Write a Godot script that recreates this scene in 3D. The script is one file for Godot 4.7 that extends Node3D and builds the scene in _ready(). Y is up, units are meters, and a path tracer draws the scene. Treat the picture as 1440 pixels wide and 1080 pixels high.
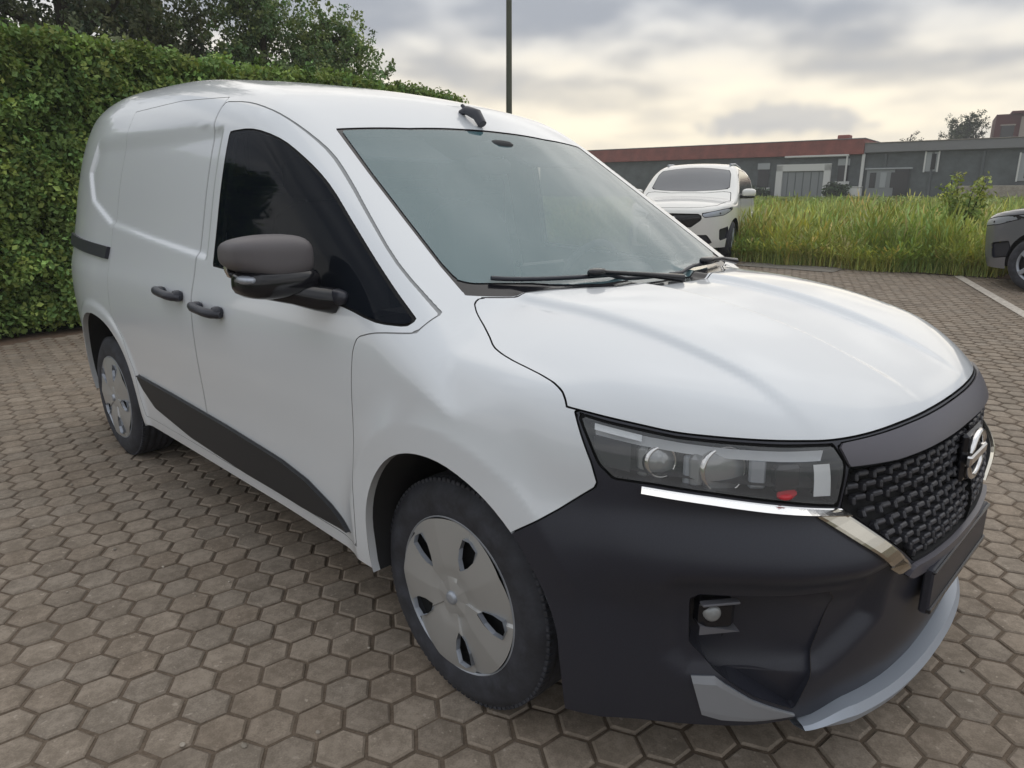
extends Node3D

const CAM_POS := Vector3(1.269, 1.337, 1.948)
const CAM_YAW := -2.349
const CAM_PITCH := -0.261
const CAM_F := 989.1 / 540.0

var mats := {}
var rng := RandomNumberGenerator.new()

func _ready() -> void:
	# ---- camera
	var cam := Camera3D.new()
	cam.name = "camera"
	cam.fov = rad_to_deg(2.0 * atan(1.0 / CAM_F))
	cam.near = 0.05
	cam.far = 900.0
	add_child(cam)
	cam.position = CAM_POS
	var fw := Vector3(cos(CAM_PITCH) * cos(CAM_YAW), sin(CAM_PITCH), cos(CAM_PITCH) * sin(CAM_YAW))
	cam.look_at_from_position(CAM_POS, CAM_POS + fw, Vector3.UP)
	cam.current = true
	# ---- sky
	var env := Environment.new()
	env.background_mode = Environment.BG_SKY
	var sky := Sky.new()
	var pano := PanoramaSkyMaterial.new()
	pano.panorama = sky_picture()
	sky.sky_material = pano
	env.sky = sky
	env.tonemap_mode = Environment.TONE_MAPPER_LINEAR
	env.tonemap_exposure = 1.2
	env.sdfgi_enabled = true
	env.ssao_enabled = true
	env.ssil_enabled = true
	env.fog_enabled = true
	env.fog_density = 0.0018
	env.fog_light_color = Color(.80, .80, .80)
	var we := WorldEnvironment.new()
	we.name = "world_environment"
	we.environment = env
	add_child(we)
	# ---- veiled sun, low behind the industrial hall
	var sun := DirectionalLight3D.new()
	sun.name = "sun"
	sun.light_energy = 0.2
	sun.light_angular_distance = 90.0
	sun.light_color = Color(1, .94, .84)
	sun.shadow_enabled = true
	add_child(sun)
	var to_sun := Vector3(-.46, .62, -.70).normalized()
	sun.look_at_from_position(Vector3.ZERO, -to_sun, Vector3.UP)

	rng.seed = 11
	make_materials()
	build_ground()
	build_paving()
	build_hall()
	build_far_house()
	build_trees()
	build_hedge()
	build_grass()
	build_pole()
	build_van()
	build_cars()

# ---------------------------------------------------------------- helpers
func noise(sd: int, freq: float, oct := 4) -> FastNoiseLite:
	var n := FastNoiseLite.new()
	n.seed = sd
	n.noise_type = FastNoiseLite.TYPE_SIMPLEX_SMOOTH
	n.frequency = freq
	n.fractal_octaves = oct
	return n

func sky_picture() -> ImageTexture:
	# overcast evening sky: grey cloud sheets, a pale warm gap low over the hall
	var w := 1024
	var h := 512
	var im := Image.create(w, h, false, Image.FORMAT_RGBF)
	var n1 := noise(5, .55, 5)
	var n2 := noise(23, 1.5, 5)
	var glow_dir := Vector3(-.62, 0, -.78).normalized()
	for j in h:
		var e := (0.5 - (j + .5) / h) * PI
		for i in w:
			var a := ((i + .5) / w) * TAU
			# u = atan2(x, -z) / TAU
			var d := Vector3(sin(a) * cos(e), sin(e), -cos(a) * cos(e))
			var c: Color
			if e < 0:
				c = Color(.17, .16, .15)
			else:
				var q := Vector2(d.x, d.z) / (d.y + .10)
				var f := n1.get_noise_2d(q.x * .9 + 3.0, q.y * .9) * .8 + n2.get_noise_2d(q.x * 1.1, q.y * 1.1) * .42
				var cl := smoothstep(-.26, .28, f)
				var up := d.y
				# CIE overcast rise towards the zenith, grey-blue cloud bellies, paler gaps
				var dark := Color(.35, .375, .42).lerp(Color(.62, .645, .69), smoothstep(.15, .9, up))
				var pale := Color(.66, .67, .68).lerp(Color(1.05, 1.08, 1.12), smoothstep(.15, .9, up))
				c = dark.lerp(pale, cl)
				var az := Vector2(d.x, d.z).normalized().dot(Vector2(glow_dir.x, glow_dir.z))
				var low := smoothstep(.24, .04, up - f * .08)
				var warm := smoothstep(-.2, .95, az)
				c = c.lerp(Color(.82, .77, .68).lerp(Color(1.10, .98, .755), smoothstep(.75, .995, az + f * .12)), low * (.35 + .6 * warm))
				# one small dark bank low over the roof of the hall
				var ba := wrapf(atan2(d.x, -d.z) + .43, -PI, PI)
				var bank := smoothstep(1.25, .55, ba * ba / .0100 + pow((up - .082 - .012 * cos(ba * 14.0)) / .019, 2.0) + n2.get_noise_2d(ba * 22.0, up * 60.0) * .7)
				c = c.lerp(Color(.47, .48, .50), bank * .75)
			im.set_pixel(i, j, c)
	return ImageTexture.create_from_image(im)

func cloth_tex(sd: int, size: int, freqs: Array, weights: Array, lo: Color, hi: Color, gain := 1.0, specks := 0.0) -> ImageTexture:
	# seamless grain between two sRGB colours out of several layers of noise
	var im := Image.create(size, size, false, Image.FORMAT_RGB8)
	var layers := []
	for k in freqs.size():
		var n := noise(sd + k * 7, freqs[k], 3)
		layers.append(n.get_seamless_image(size, size, false, false, .15, true))
	for j in size:
		for i in size:
			var v := 0.0
			for k in layers.size():
				v += (layers[k].get_pixel(i, j).r - .5) * weights[k]
			var c := lo.lerp(hi, clampf(.5 + v * gain, 0, 1))
			if specks > 0.0:
				c = c.lerp(Color(1, 1, 1), smoothstep(specks, specks + .05, layers[-1].get_pixel(i, j).r))
			im.set_pixel(i, j, c)
	return ImageTexture.create_from_image(im)

func lin(r: float, g: float, b: float, a := 1.0) -> Color:
	var c := Color(r, g, b).linear_to_srgb()
	c.a = a
	return c

func mat(called: String, c: Color, rough: float, metal := 0.0, spec := .5) -> StandardMaterial3D:
	var m := StandardMaterial3D.new()
	m.resource_name = called
	m.albedo_color = c
	m.roughness = rough
	m.metallic = metal
	m.metallic_specular = spec
	if c.a < 1.0:
		m.transparency = BaseMaterial3D.TRANSPARENCY_ALPHA
	mats[called] = m
	return m

func tri(m: StandardMaterial3D, t: Texture2D, scale: float, world := true) -> StandardMaterial3D:
	m.albedo_texture = t
	m.uv1_triplanar = true
	m.uv1_world_triplanar = world
	m.uv1_scale = Vector3.ONE * scale
	return m

func make_materials() -> void:
	var m := mat("white_paint", lin(.70, .73, .76), .28)
	m.clearcoat_enabled = true
	m.clearcoat = .8
	m.clearcoat_roughness = .04
	m = mat("suv_paint", lin(.74, .74, .71), .3)
	mat("suv_glass", lin(.14, .15, .165), .06)  # opaque grey paints in the sky reflected by the car windscreens
	m.clearcoat_enabled = true
	m.clearcoat_roughness = .05
	m = mat("grey_paint", lin(.15, .155, .17), .4, .15)
	m.clearcoat_enabled = true
	m.clearcoat_roughness = .05
	m = mat("black_plastic", lin(.032, .034, .048), .38)
	tri(m, cloth_tex(90, 128, [.2], [1.0], Color(.82, .82, .82), Color(1, 1, 1)), 9.0, false)
	mat("pocket_plastic", lin(.016, .016, .020), .6)
	mat("clad_plastic", lin(.017, .018, .021), .5)
	mat("seam", lin(.33, .335, .34), .8)
	mat("lamp_housing", lin(.035, .035, .038), .35, .2)
	mat("band_plastic", lin(.105, .100, .118), .36)
	mat("slot_plastic", lin(.050, .050, .058), .4)
	mat("trim_grey", lin(.13, .13, .145), .45)
	mat("lamp_grey", lin(.30, .31, .315), .3, .3)
	mat("lamp_pale", lin(.62, .64, .66), .15)
	mat("lamp_glass", lin(.36, .37, .375), .12, .5)
	mat("mirror_plastic", lin(.115, .105, .11), .5)
	mat("gloss_black", lin(.012, .012, .015), .12)
	mat("gap", lin(.012, .012, .013), .8)
	mat("dark_lining", lin(.018, .018, .02), .9)
	mat("cabin_lining", lin(.045, .05, .055), .85)
	mat("seat_cloth", lin(.05, .055, .06), .9)
	mat("dash", lin(.03, .032, .035), .75)
	mat("chrome", lin(.82, .81, .80), .16, 1.0)
	mat("warm_chrome", lin(.62, .58, .50), .22, 1.0)
	mat("satin_silver", lin(.40, .43, .48), .38, .55)
	mat("lip_silver", lin(.40, .44, .50), .42, .3)
	m = mat("hubcap", lin(.43, .43, .42), .32, .4)
	mat("lamp_white", lin(.75, .78, .8), .25)
	mat("red_glint_paint", lin(.5, .02, .03), .2)  # colour of the red reflection painted into the headlamp
	m = mat("rubber", lin(.048, .051, .064), .75)
	tri(m, cloth_tex(31, 256, [.02, .12], [1.2, .5], Color(.68, .67, .66), Color(1, 1, 1)), 2.5, false)
	mat("windscreen", lin(.17, .33, .37, .42), .02, 0.0, .7)  # pale teal and raised alpha paint the overcast sky's reflection as a veil
	mat("side_glass", lin(.006, .009, .015, .70), .03, 0.0, .20)
	mat("lens", lin(.6, .63, .66, .12), .02, 0.0, .6)  # whitish alpha paints a veil of reflection over the clear cover
	# paving, soil, walls
	var grain := cloth_tex(3, 512, [.010, .05, .22, .045], [1.0, .8, .9, .0], Color(.76, .745, .725), Color(.94, .93, .92), 1.15, .80)
	var bm := Image.create(256, 256, false, Image.FORMAT_RGB8)
	for k in 6:
		var tone: float = [.86, .93, 1.0, .96, 1.05, .90][k]
		var warm: float = [1.0, 1.015, 1.0, .985, 1.0, 1.025][k]
		m = mat("paver_%d" % k, lin(.385 * tone * warm, .325 * tone, .262 * tone / warm), .86)
		tri(m, grain, 1.3)
	m = mat("paver_all", Color(1, 1, 1), .86)
	tri(m, grain, 1.3)
	m.vertex_color_use_as_albedo = true
	m = mat("joint_soil", lin(.20, .155, .115), .95)
	tri(m, grain, 3.0)
	m = mat("soil", lin(.19, .125, .085), .95)
	tri(m, grain, 1.9)
	m = mat("land", lin(.10, .13, .045), .95)
	tri(m, grain, .6)
	m = mat("line_paint", lin(.78, .73, .66), .8)
	tri(m, grain, 2.2)
	m = mat("concrete", lin(.30, .28, .25), .9)
	tri(m, grain, 1.1)
	m = mat("sheet_wall", lin(.105, .122, .125), .7)
	tri(m, cloth_tex(61, 256, [.01, .05], [1.0, .5], Color(.80, .80, .80), Color(1, 1, 1)), .25, false)
	m = mat("sheet_wall_dark", lin(.088, .10, .105), .7)
	m = mat("red_fascia", lin(.30, .085, .065), .75)
	tri(m, cloth_tex(71, 256, [.01, .06], [1.0, .5], Color(.80, .80, .80), Color(1, 1, 1)), .3, false)
	mat("grey_fascia", lin(.19, .19, .195), .7)
	mat("white_frame", lin(.62, .62, .60), .6)
	mat("door_grey", lin(.22, .235, .24), .6)
	mat("window_dark", lin(.015, .017, .02), .12)
	mat("window_pale", lin(.33, .35, .36), .2)
	m = mat("plinth", lin(.46, .42, .35), .85)
	tri(m, grain, .3)
	mat("house_red", lin(.085, .016, .016), .8)
	mat("house_wall", lin(.33, .29, .25), .85)
	mat("pole_green", lin(.085, .092, .065), .6, .2)
	mat("bark", lin(.05, .038, .027), .95)
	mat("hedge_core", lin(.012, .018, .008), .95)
	m = mat("leaf", Color(1, 1, 1), .62, 0.0, .35)
	m.vertex_color_use_as_albedo = true
	m.cull_mode = BaseMaterial3D.CULL_DISABLED
	m.backlight_enabled = true
	m.backlight = Color(.55, .62, .30)
	m = mat("grass_blade", Color(1, 1, 1), .7, 0.0, .3)
	m.vertex_color_use_as_albedo = true
	m.cull_mode = BaseMaterial3D.CULL_DISABLED
	m.backlight_enabled = true
	m.backlight = Color(.62, .62, .36)

func land(z: float) -> float:
	# the yard lies level under the van, then rises gently towards the hall
	if z > -2.0:
		return 0.0
	if z > -9.8:
		var t := -z - 2.0
		return .036 * (t - .5 * (1.0 - exp(-t * 2.0)))
	return .036 * 7.3 + .018 * (minf(-z, 62.0) - 9.8)

func own(o: Node, called: String, parent: Node = null) -> void:
	o.name = called
	(parent if parent else self).add_child(o, true)

func put(parent: Node, called: String, mesh: Mesh, m, at := Transform3D()) -> MeshInstance3D:
	var o := MeshInstance3D.new()
	o.mesh = mesh
	o.material_override = mats[m] if m is String else m
	o.transform = at
	own(o, called, parent)
	return o

func base(called: String, label: String, category: String, at := Transform3D(), group := "") -> Node3D:
	var o := Node3D.new()
	o.transform = at
	own(o, called)
	tag(o, label, category, group)
	return o

func tag(o: Node, label: String, category := "", group := "", kind := "") -> void:
	if label: o.set_meta("label", label)
	if category: o.set_meta("category", category)
	if group: o.set_meta("group", group)
	if kind: o.set_meta("kind", kind)

# ---- triangle soups
class Soup:
	var v := PackedVector3Array()
	var n := PackedVector3Array()
	func t(a: Vector3, b: Vector3, c: Vector3, na: Vector3, nb: Vector3, nc: Vector3) -> void:
		v.append(a); v.append(b); v.append(c)
		n.append(na); n.append(nb); n.append(nc)
	func flat(a: Vector3, b: Vector3, c: Vector3) -> void:
		var m := (c - a).cross(b - a).normalized()
		t(a, b, c, m, m, m)
	func quad(a: Vector3, b: Vector3, c: Vector3, d: Vector3) -> void:
		flat(a, b, c)
		flat(a, c, d)
	func add(o: Soup) -> Soup:
		v.append_array(o.v)
		n.append_array(o.n)
		return self
	func mirrored() -> Soup:
		var o := Soup.new()
		var f := Vector3(1, 1, -1)
		for i in v.size():
			o.v.append(v[i] * f)
			o.n.append(n[i] * f)
		return o
	func moved(x: Transform3D) -> Soup:
		var o := Soup.new()
		for i in v.size():
			o.v.append(x * v[i])
			o.n.append((x.basis * n[i]).normalized())
		return o
	func mesh() -> ArrayMesh:
		var vv := PackedVector3Array()
		var nn := PackedVector3Array()
		for i in range(0, v.size(), 3):
			var g := (v[i + 2] - v[i]).cross(v[i + 1] - v[i])
			if g.length_squared() < 1e-16:
				continue
			var s := g.dot(n[i] + n[i + 1] + n[i + 2])
			vv.append(v[i]); nn.append(n[i])
			if s >= 0.0:
				vv.append(v[i + 1]); vv.append(v[i + 2]); nn.append(n[i + 1]); nn.append(n[i + 2])
			else:
				vv.append(v[i + 2]); vv.append(v[i + 1]); nn.append(n[i + 2]); nn.append(n[i + 1])
		var a := []
		a.resize(Mesh.ARRAY_MAX)
		a[Mesh.ARRAY_VERTEX] = vv
		a[Mesh.ARRAY_NORMAL] = nn
		var m := ArrayMesh.new()
		if vv.size():
			m.add_surface_from_arrays(Mesh.PRIMITIVE_TRIANGLES, a)
		return m

func split(s: Soup, g: Callable, lo: Vector3, hi: Vector3) -> Array:
	# cuts the soup where g changes sign; [inside (g < 0), outside]
	var a := Soup.new()
	var b := Soup.new()
	for i in range(0, s.v.size(), 3):
		var p0 := s.v[i]
		var p1 := s.v[i + 1]
		var p2 := s.v[i + 2]
		var mn := p0.min(p1).min(p2)
		var mx := p0.max(p1).max(p2)
		if mx.x < lo.x or mx.y < lo.y or mx.z < lo.z or mn.x > hi.x or mn.y > hi.y or mn.z > hi.z:
			b.t(p0, p1, p2, s.n[i], s.n[i + 1], s.n[i + 2])
			continue
		var d := [float(g.call(p0)), float(g.call(p1)), float(g.call(p2))]
		var neg := int(d[0] < 0.0) + int(d[1] < 0.0) + int(d[2] < 0.0)
		if neg == 3:
			a.t(p0, p1, p2, s.n[i], s.n[i + 1], s.n[i + 2])
		elif neg == 0:
			b.t(p0, p1, p2, s.n[i], s.n[i + 1], s.n[i + 2])
		else:
			var k := 0
			for j in 3:
				if (d[j] < 0.0) == (neg == 1):
					k = j
			var k1 := (k + 1) % 3
			var k2 := (k + 2) % 3
			var u: float = d[k] / (d[k] - d[k1])
			var w: float = d[k] / (d[k] - d[k2])
			var q0 := s.v[i + k]
			var q1 := s.v[i + k1]
			var q2 := s.v[i + k2]
			var m0 := s.n[i + k]
			var m1 := s.n[i + k1]
			var m2 := s.n[i + k2]
			var e1 := q0.lerp(q1, u)
			var e2 := q0.lerp(q2, w)
			var f1 := m0.lerp(m1, u).normalized()
			var f2 := m0.lerp(m2, w).normalized()
			var one := a if neg == 1 else b
			var two := b if neg == 1 else a
			one.t(q0, e1, e2, m0, f1, f2)
			two.t(e1, q1, q2, f1, m1, m2)
			two.t(e1, q2, e2, f1, m2, f2)
	return [a, b]

func carve(s: Soup, g: Callable, lo: Vector3, hi: Vector3, gap := .006) -> Array:
	# [panel, rest, the joint between them]
	var a := split(s, func(p): return g.call(p) + gap * .5, lo, hi)
	var b := split(a[1], func(p): return g.call(p) - gap * .5, lo, hi)
	return [a[0], b[1], b[0]]

func thicken(s: Soup, h: float, keep_back := false, vary := PackedFloat32Array()) -> Soup:
	# the sheet moved along its normals by h, with side walls down to where it was
	var o := Soup.new()
	var ids := {}
	var idx := PackedInt32Array()
	for i in s.v.size():
		var key := Vector3i((s.v[i] * 8000.0).round())
		if not ids.has(key):
			ids[key] = ids.size()
		idx.append(ids[key])
	var edges := {}
	for i in range(0, s.v.size(), 3):
		if idx[i] == idx[i + 1] or idx[i + 1] == idx[i + 2] or idx[i] == idx[i + 2]:
			continue
		for k in 3:
			var p := idx[i + k]
			var q := idx[i + (k + 1) % 3]
			var key := Vector2i(mini(p, q), maxi(p, q))
			if edges.has(key):
				edges[key] = -1
			else:
				edges[key] = i * 3 + k
		var h3 := [h, h, h]
		if vary.size():
			h3 = [vary[i], vary[i + 1], vary[i + 2]]
		o.t(s.v[i] + s.n[i] * h3[0], s.v[i + 1] + s.n[i + 1] * h3[1], s.v[i + 2] + s.n[i + 2] * h3[2], s.n[i], s.n[i + 1], s.n[i + 2])
		if keep_back:
			o.t(s.v[i], s.v[i + 1], s.v[i + 2], -s.n[i], -s.n[i + 1], -s.n[i + 2])
	for key in edges:
		var e: int = edges[key]
		if e < 0:
			continue
		var i := (e / 9) * 3
		var k := e - i * 3
		var a := i + k
		var b := i + (k + 1) % 3
		var c := i + (k + 2) % 3
		var ed := s.v[b] - s.v[a]
		var out := s.n[a].cross(ed)
		if out.dot(s.v[c] - s.v[a]) > 0:
			out = -out
		if h < 0 or vary.size():
			out = -out
		out = out.normalized()
		var a2: Vector3 = s.v[a] + s.n[a] * (vary[a] if vary.size() else h)
		var b2: Vector3 = s.v[b] + s.n[b] * (vary[b] if vary.size() else h)
		o.t(s.v[a], s.v[b], b2, out, out, out)
		o.t(s.v[a], b2, a2, out, out, out)
	return o

func box(c: Vector3, size: Vector3, r := .0, bs := Basis()) -> Soup:
	# a box with chamfered edges
	var o := Soup.new()
	var h := size * .5
	r = minf(r, minf(h.x, minf(h.y, h.z)) * .98)
	var q := h - Vector3.ONE * r
	for ax in 3:
		var a1 := (ax + 1) % 3
		var a2 := (ax + 2) % 3
		for s in [-1.0, 1.0]:
			var p := []
			for k in 4:
				var w := Vector3.ZERO
				w[ax] = h[ax] * s
				w[a1] = q[a1] * [-1, 1, 1, -1][k]
				w[a2] = q[a2] * [-1, -1, 1, 1][k]
				p.append(w)
			face(o, p)
			if r > 0:
				for s2 in [-1.0, 1.0]:
					# edge strip between face ax and face a1
					var e := []
					for k in 4:
						var w := Vector3.ZERO
						w[a2] = q[a2] * [-1, 1, 1, -1][k]
						w[ax] = (h[ax] if k < 2 else q[ax]) * s
						w[a1] = (q[a1] if k < 2 else h[a1]) * s2
						e.append(w)
					face(o, e)
					if ax == 0:
						for s3 in [-1.0, 1.0]:
							var sg := Vector3(s, s2, s3)
							face(o, [Vector3(h.x, q.y, q.z) * sg, Vector3(q.x, h.y, q.z) * sg, Vector3(q.x, q.y, h.z) * sg])
	return o.moved(Transform3D(bs, c))

func face(o: Soup, p: Array) -> void:
	var m: Vector3 = (p[1] - p[0]).cross(p[2] - p[0]).normalized()
	var mid := Vector3.ZERO
	for w in p: mid += w
	if m.dot(mid) < 0: m = -m
	for k in range(1, p.size() - 1):
		o.t(p[0], p[k], p[k + 1], m, m, m)

func tube(pts: Array, radii: Array, seg := 10, caps := true) -> Soup:
	var o := Soup.new()
	var rings := []
	var up := Vector3(.31, .2, .93).normalized()
	for i in pts.size():
		var d: Vector3 = (pts[mini(i + 1, pts.size() - 1)] - pts[maxi(i - 1, 0)]).normalized()
		var x := up.cross(d).normalized()
		if x.length() < .5: x = Vector3(1, 0, 0)
		var y := d.cross(x)
		var ring := []
		for k in seg:
			var a := TAU * k / seg
			ring.append([pts[i] + (x * cos(a) + y * sin(a)) * radii[i], x * cos(a) + y * sin(a)])
		rings.append(ring)
	for i in rings.size() - 1:
		for k in seg:
			var a = rings[i][k]
			var b = rings[i][(k + 1) % seg]
			var c = rings[i + 1][(k + 1) % seg]
			var d = rings[i + 1][k]
			o.t(a[0], b[0], c[0], a[1], b[1], c[1])
			o.t(a[0], c[0], d[0], a[1], c[1], d[1])
	if caps:
		for e in [0, rings.size() - 1]:
			var nn: Vector3 = (pts[e] - pts[1 if e == 0 else e - 1]).normalized()
			for k in seg:
				o.t(pts[e], rings[e][k][0], rings[e][(k + 1) % seg][0], nn, nn, nn)
	return o

func lathe(prof: Array, seg := 48, smooth := true) -> Soup:
	# (radius, z) profile turned about the z axis
	var o := Soup.new()
	var ns := []
	for i in prof.size():
		var a: Vector2 = prof[maxi(i - 1, 0)]
		var b: Vector2 = prof[mini(i + 1, prof.size() - 1)]
		var d := (b - a).normalized()
		ns.append(Vector2(d.y, -d.x))
	for i in prof.size() - 1:
		var d: Vector2 = (prof[i + 1] - prof[i]).normalized()
		var fn := Vector2(d.y, -d.x)
		var n0: Vector2 = ns[i] if smooth else fn
		var n1: Vector2 = ns[i + 1] if smooth else fn
		for k in seg:
			var c0 := Vector2.from_angle(TAU * k / seg)
			var c1 := Vector2.from_angle(TAU * (k + 1) / seg)
			var f := func(p: Vector2, c: Vector2): return Vector3(p.x * c.x, p.x * c.y, p.y)
			var a: Vector3 = f.call(prof[i], c0)
			var b: Vector3 = f.call(prof[i], c1)
			var e: Vector3 = f.call(prof[i + 1], c1)
			var g: Vector3 = f.call(prof[i + 1], c0)
			o.t(a, b, e, f.call(n0, c0), f.call(n0, c1), f.call(n1, c1))
			o.t(a, e, g, f.call(n0, c0), f.call(n1, c1), f.call(n1, c0))
	return o

func blob(c: Vector3, r: Vector3, p := 2.6, nu := 20, nv := 12) -> Soup:
	# superellipsoid
	var o := Soup.new()
	var f := func(i: int, j: int) -> Vector3:
		var a := TAU * i / nu
		var b := PI * (float(j) / nv - .5)
		var d := Vector3(cos(b) * cos(a), sin(b), cos(b) * sin(a))
		var l := pow(pow(absf(d.x), p) + pow(absf(d.y), p) + pow(absf(d.z), p), 1.0 / p)
		return d / l
	var g := func(w: Vector3) -> Vector3:
		return Vector3(signf(w.x) * pow(absf(w.x), p - 1) / r.x, signf(w.y) * pow(absf(w.y), p - 1) / r.y, signf(w.z) * pow(absf(w.z), p - 1) / r.z).normalized()
	for i in nu:
		for j in nv:
			var a: Vector3 = f.call(i, j)
			var b: Vector3 = f.call(i + 1, j)
			var d: Vector3 = f.call(i + 1, j + 1)
			var e: Vector3 = f.call(i, j + 1)
			o.t(c + a * r, c + b * r, c + d * r, g.call(a), g.call(b), g.call(d))
			o.t(c + a * r, c + d * r, c + e * r, g.call(a), g.call(d), g.call(e))
	return o
# ---------------------------------------------------------------- body surface of the van
func lut(pairs: Array, lo: float, hi: float) -> PackedFloat32Array:
	# smooth curve through (x, y) pairs, sampled 400 times
	var n := pairs.size()
	var m := []
	for i in n:
		if i == 0 or i == n - 1:
			m.append(0.0)
		else:
			var a: float = (pairs[i][1] - pairs[i - 1][1]) / (pairs[i][0] - pairs[i - 1][0])
			var b: float = (pairs[i + 1][1] - pairs[i][1]) / (pairs[i + 1][0] - pairs[i][0])
			m.append(0.5 * (a + b))
	m[0] = (pairs[1][1] - pairs[0][1]) / (pairs[1][0] - pairs[0][0])
	m[n - 1] = (pairs[n - 1][1] - pairs[n - 2][1]) / (pairs[n - 1][0] - pairs[n - 2][0])
	var out := PackedFloat32Array()
	var k := 0
	for j in 401:
		var x := lo + (hi - lo) * j / 400.0
		while k < n - 2 and x > pairs[k + 1][0]:
			k += 1
		var x0: float = pairs[k][0]
		var h: float = pairs[k + 1][0] - x0
		var t := (x - x0) / h
		if t < 0.0:
			out.append(pairs[k][1] + m[k] * (x - x0))
		elif t > 1.0:
			out.append(pairs[k + 1][1] + m[k + 1] * (x - pairs[k + 1][0]))
		else:
			var t2 := t * t
			var t3 := t2 * t
			out.append((2 * t3 - 3 * t2 + 1) * pairs[k][1] + (t3 - 2 * t2 + t) * h * m[k] + (3 * t2 - 2 * t3) * pairs[k + 1][1] + (t3 - t2) * h * m[k + 1])
	return out

func lk(t: PackedFloat32Array, lo: float, hi: float, x: float) -> float:
	var u := clampf((x - lo) / (hi - lo), 0.0, 1.0) * 400.0
	var i := mini(int(u), 399)
	return lerpf(t[i], t[i + 1], u - i)

var side_t := lut([[.15, .86], [.2, .875], [.32, .90], [.45, .912], [.6, .92], [.75, .93], [.88, .932], [.97, .925], [1.05, .905], [1.2, .872], [1.4, .828], [1.55, .785], [1.65, .745], [1.75, .69], [1.9, .58]], .1, 2.0)
var nose_t := lut([[-.1, .92], [0, .92], [.15, .915], [.3, .895], [.45, .85], [.55, .80], [.63, .74], [.71, .65], [.78, .55], [.85, .42], [.9, .28], [.93, .1], [.95, -.3], [.97, -1.0]], 0.0, 1.0)
var nosey_t := lut([[.1, -.07], [.2, -.03], [.3, -.005], [.45, .010], [.54, .022], [.60, .030], [.655, .022], [.715, .006], [.8, .0], [.88, -.03], [.95, -.08], [1.1, -.25]], .1, 1.1)
var roof_t := lut([[-3.7, 1.83], [-3.4, 1.86], [-3, 1.88], [-2.5, 1.875], [-2, 1.855], [-1.6, 1.806], [-1.2, 1.738], [-1, 1.686], [-.83, 1.622], [-.6, 1.53], [0, 1.3]], -3.8, 0.3)
var hood_t := lut([[-.6, 1.14], [0, 1.08], [.2, 1.067], [.4, 1.036], [.6, .984], [.75, .932], [.9, .868], [1.0, .79]], -1.0, 1.1)

var blank_poly := pl([-1.33, 1.57, -1.64, 1.60, -2.26, 1.62, -2.78, 1.60, -2.86, 1.45, -2.73, 1.31, -2.43, 1.21, -1.91, 1.16, -1.53, 1.13, -1.33, 1.115])
var pocket_poly := pl([.872, .545, .845, .592, .70, .602, .56, .602, .36, .60, .36, .42, .50, .31, .80, .31, .86, .36])
var lamp_poly := pl([.795, .515, .778, .530, .65, .530, .52, .528, .495, .50, .53, .33, .552, .222, .655, .278, .735, .340, .788, .40])
var arch_f := curved(pl([-.305, .10, -.305, .42, -.285, .52, -.235, .61, -.155, .685, -.06, .722, .04, .727, .14, .70, .22, .655, .29, .585, .345, .49, .375, .38, .385, .10]))
var arch_r := curved(pl([-2.21, .10, -2.215, .42, -2.245, .55, -2.295, .635, -2.365, .695, -2.46, .742, -2.58, .768, -2.70, .772, -2.84, .745, -2.97, .665, -3.07, .545, -3.12, .40, -3.13, .10]))

func curved(q: PackedVector2Array, step := 3) -> PackedVector2Array:
	# rounds a polygon through its corners, keeping the sharp ones
	var n := q.size()
	var o := PackedVector2Array()
	for i in n:
		var p0 := q[(i + n - 1) % n]
		var p1 := q[i]
		var p2 := q[(i + 1) % n]
		var p3 := q[(i + 2) % n]
		var sharp1 := (p1 - p0).normalized().dot((p2 - p1).normalized()) < .72
		var sharp2 := (p2 - p1).normalized().dot((p3 - p2).normalized()) < .72
		var l := p1.distance_to(p2)
		var t1 := (p2 - p1) if sharp1 else (p2 - p0).normalized() * l
		var t2 := (p2 - p1) if sharp2 else (p3 - p1).normalized() * l
		for k in step:
			var t := float(k) / step
			var a := t * t
			var b := a * t
			o.append(p1 * (2 * b - 3 * a + 1) + t1 * (b - 2 * a + t) + p2 * (3 * a - 2 * b) + t2 * (b - a))
	return o

func pl(a: Array) -> PackedVector2Array:
	var q := PackedVector2Array()
	for i in range(0, a.size(), 2):
		q.append(Vector2(a[i], a[i + 1]))
	return q

func smax(a: float, b: float, k: float) -> float:
	var h := maxf(k - absf(a - b), 0.0) / k
	return maxf(a, b) + h * h * k * 0.25

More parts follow.
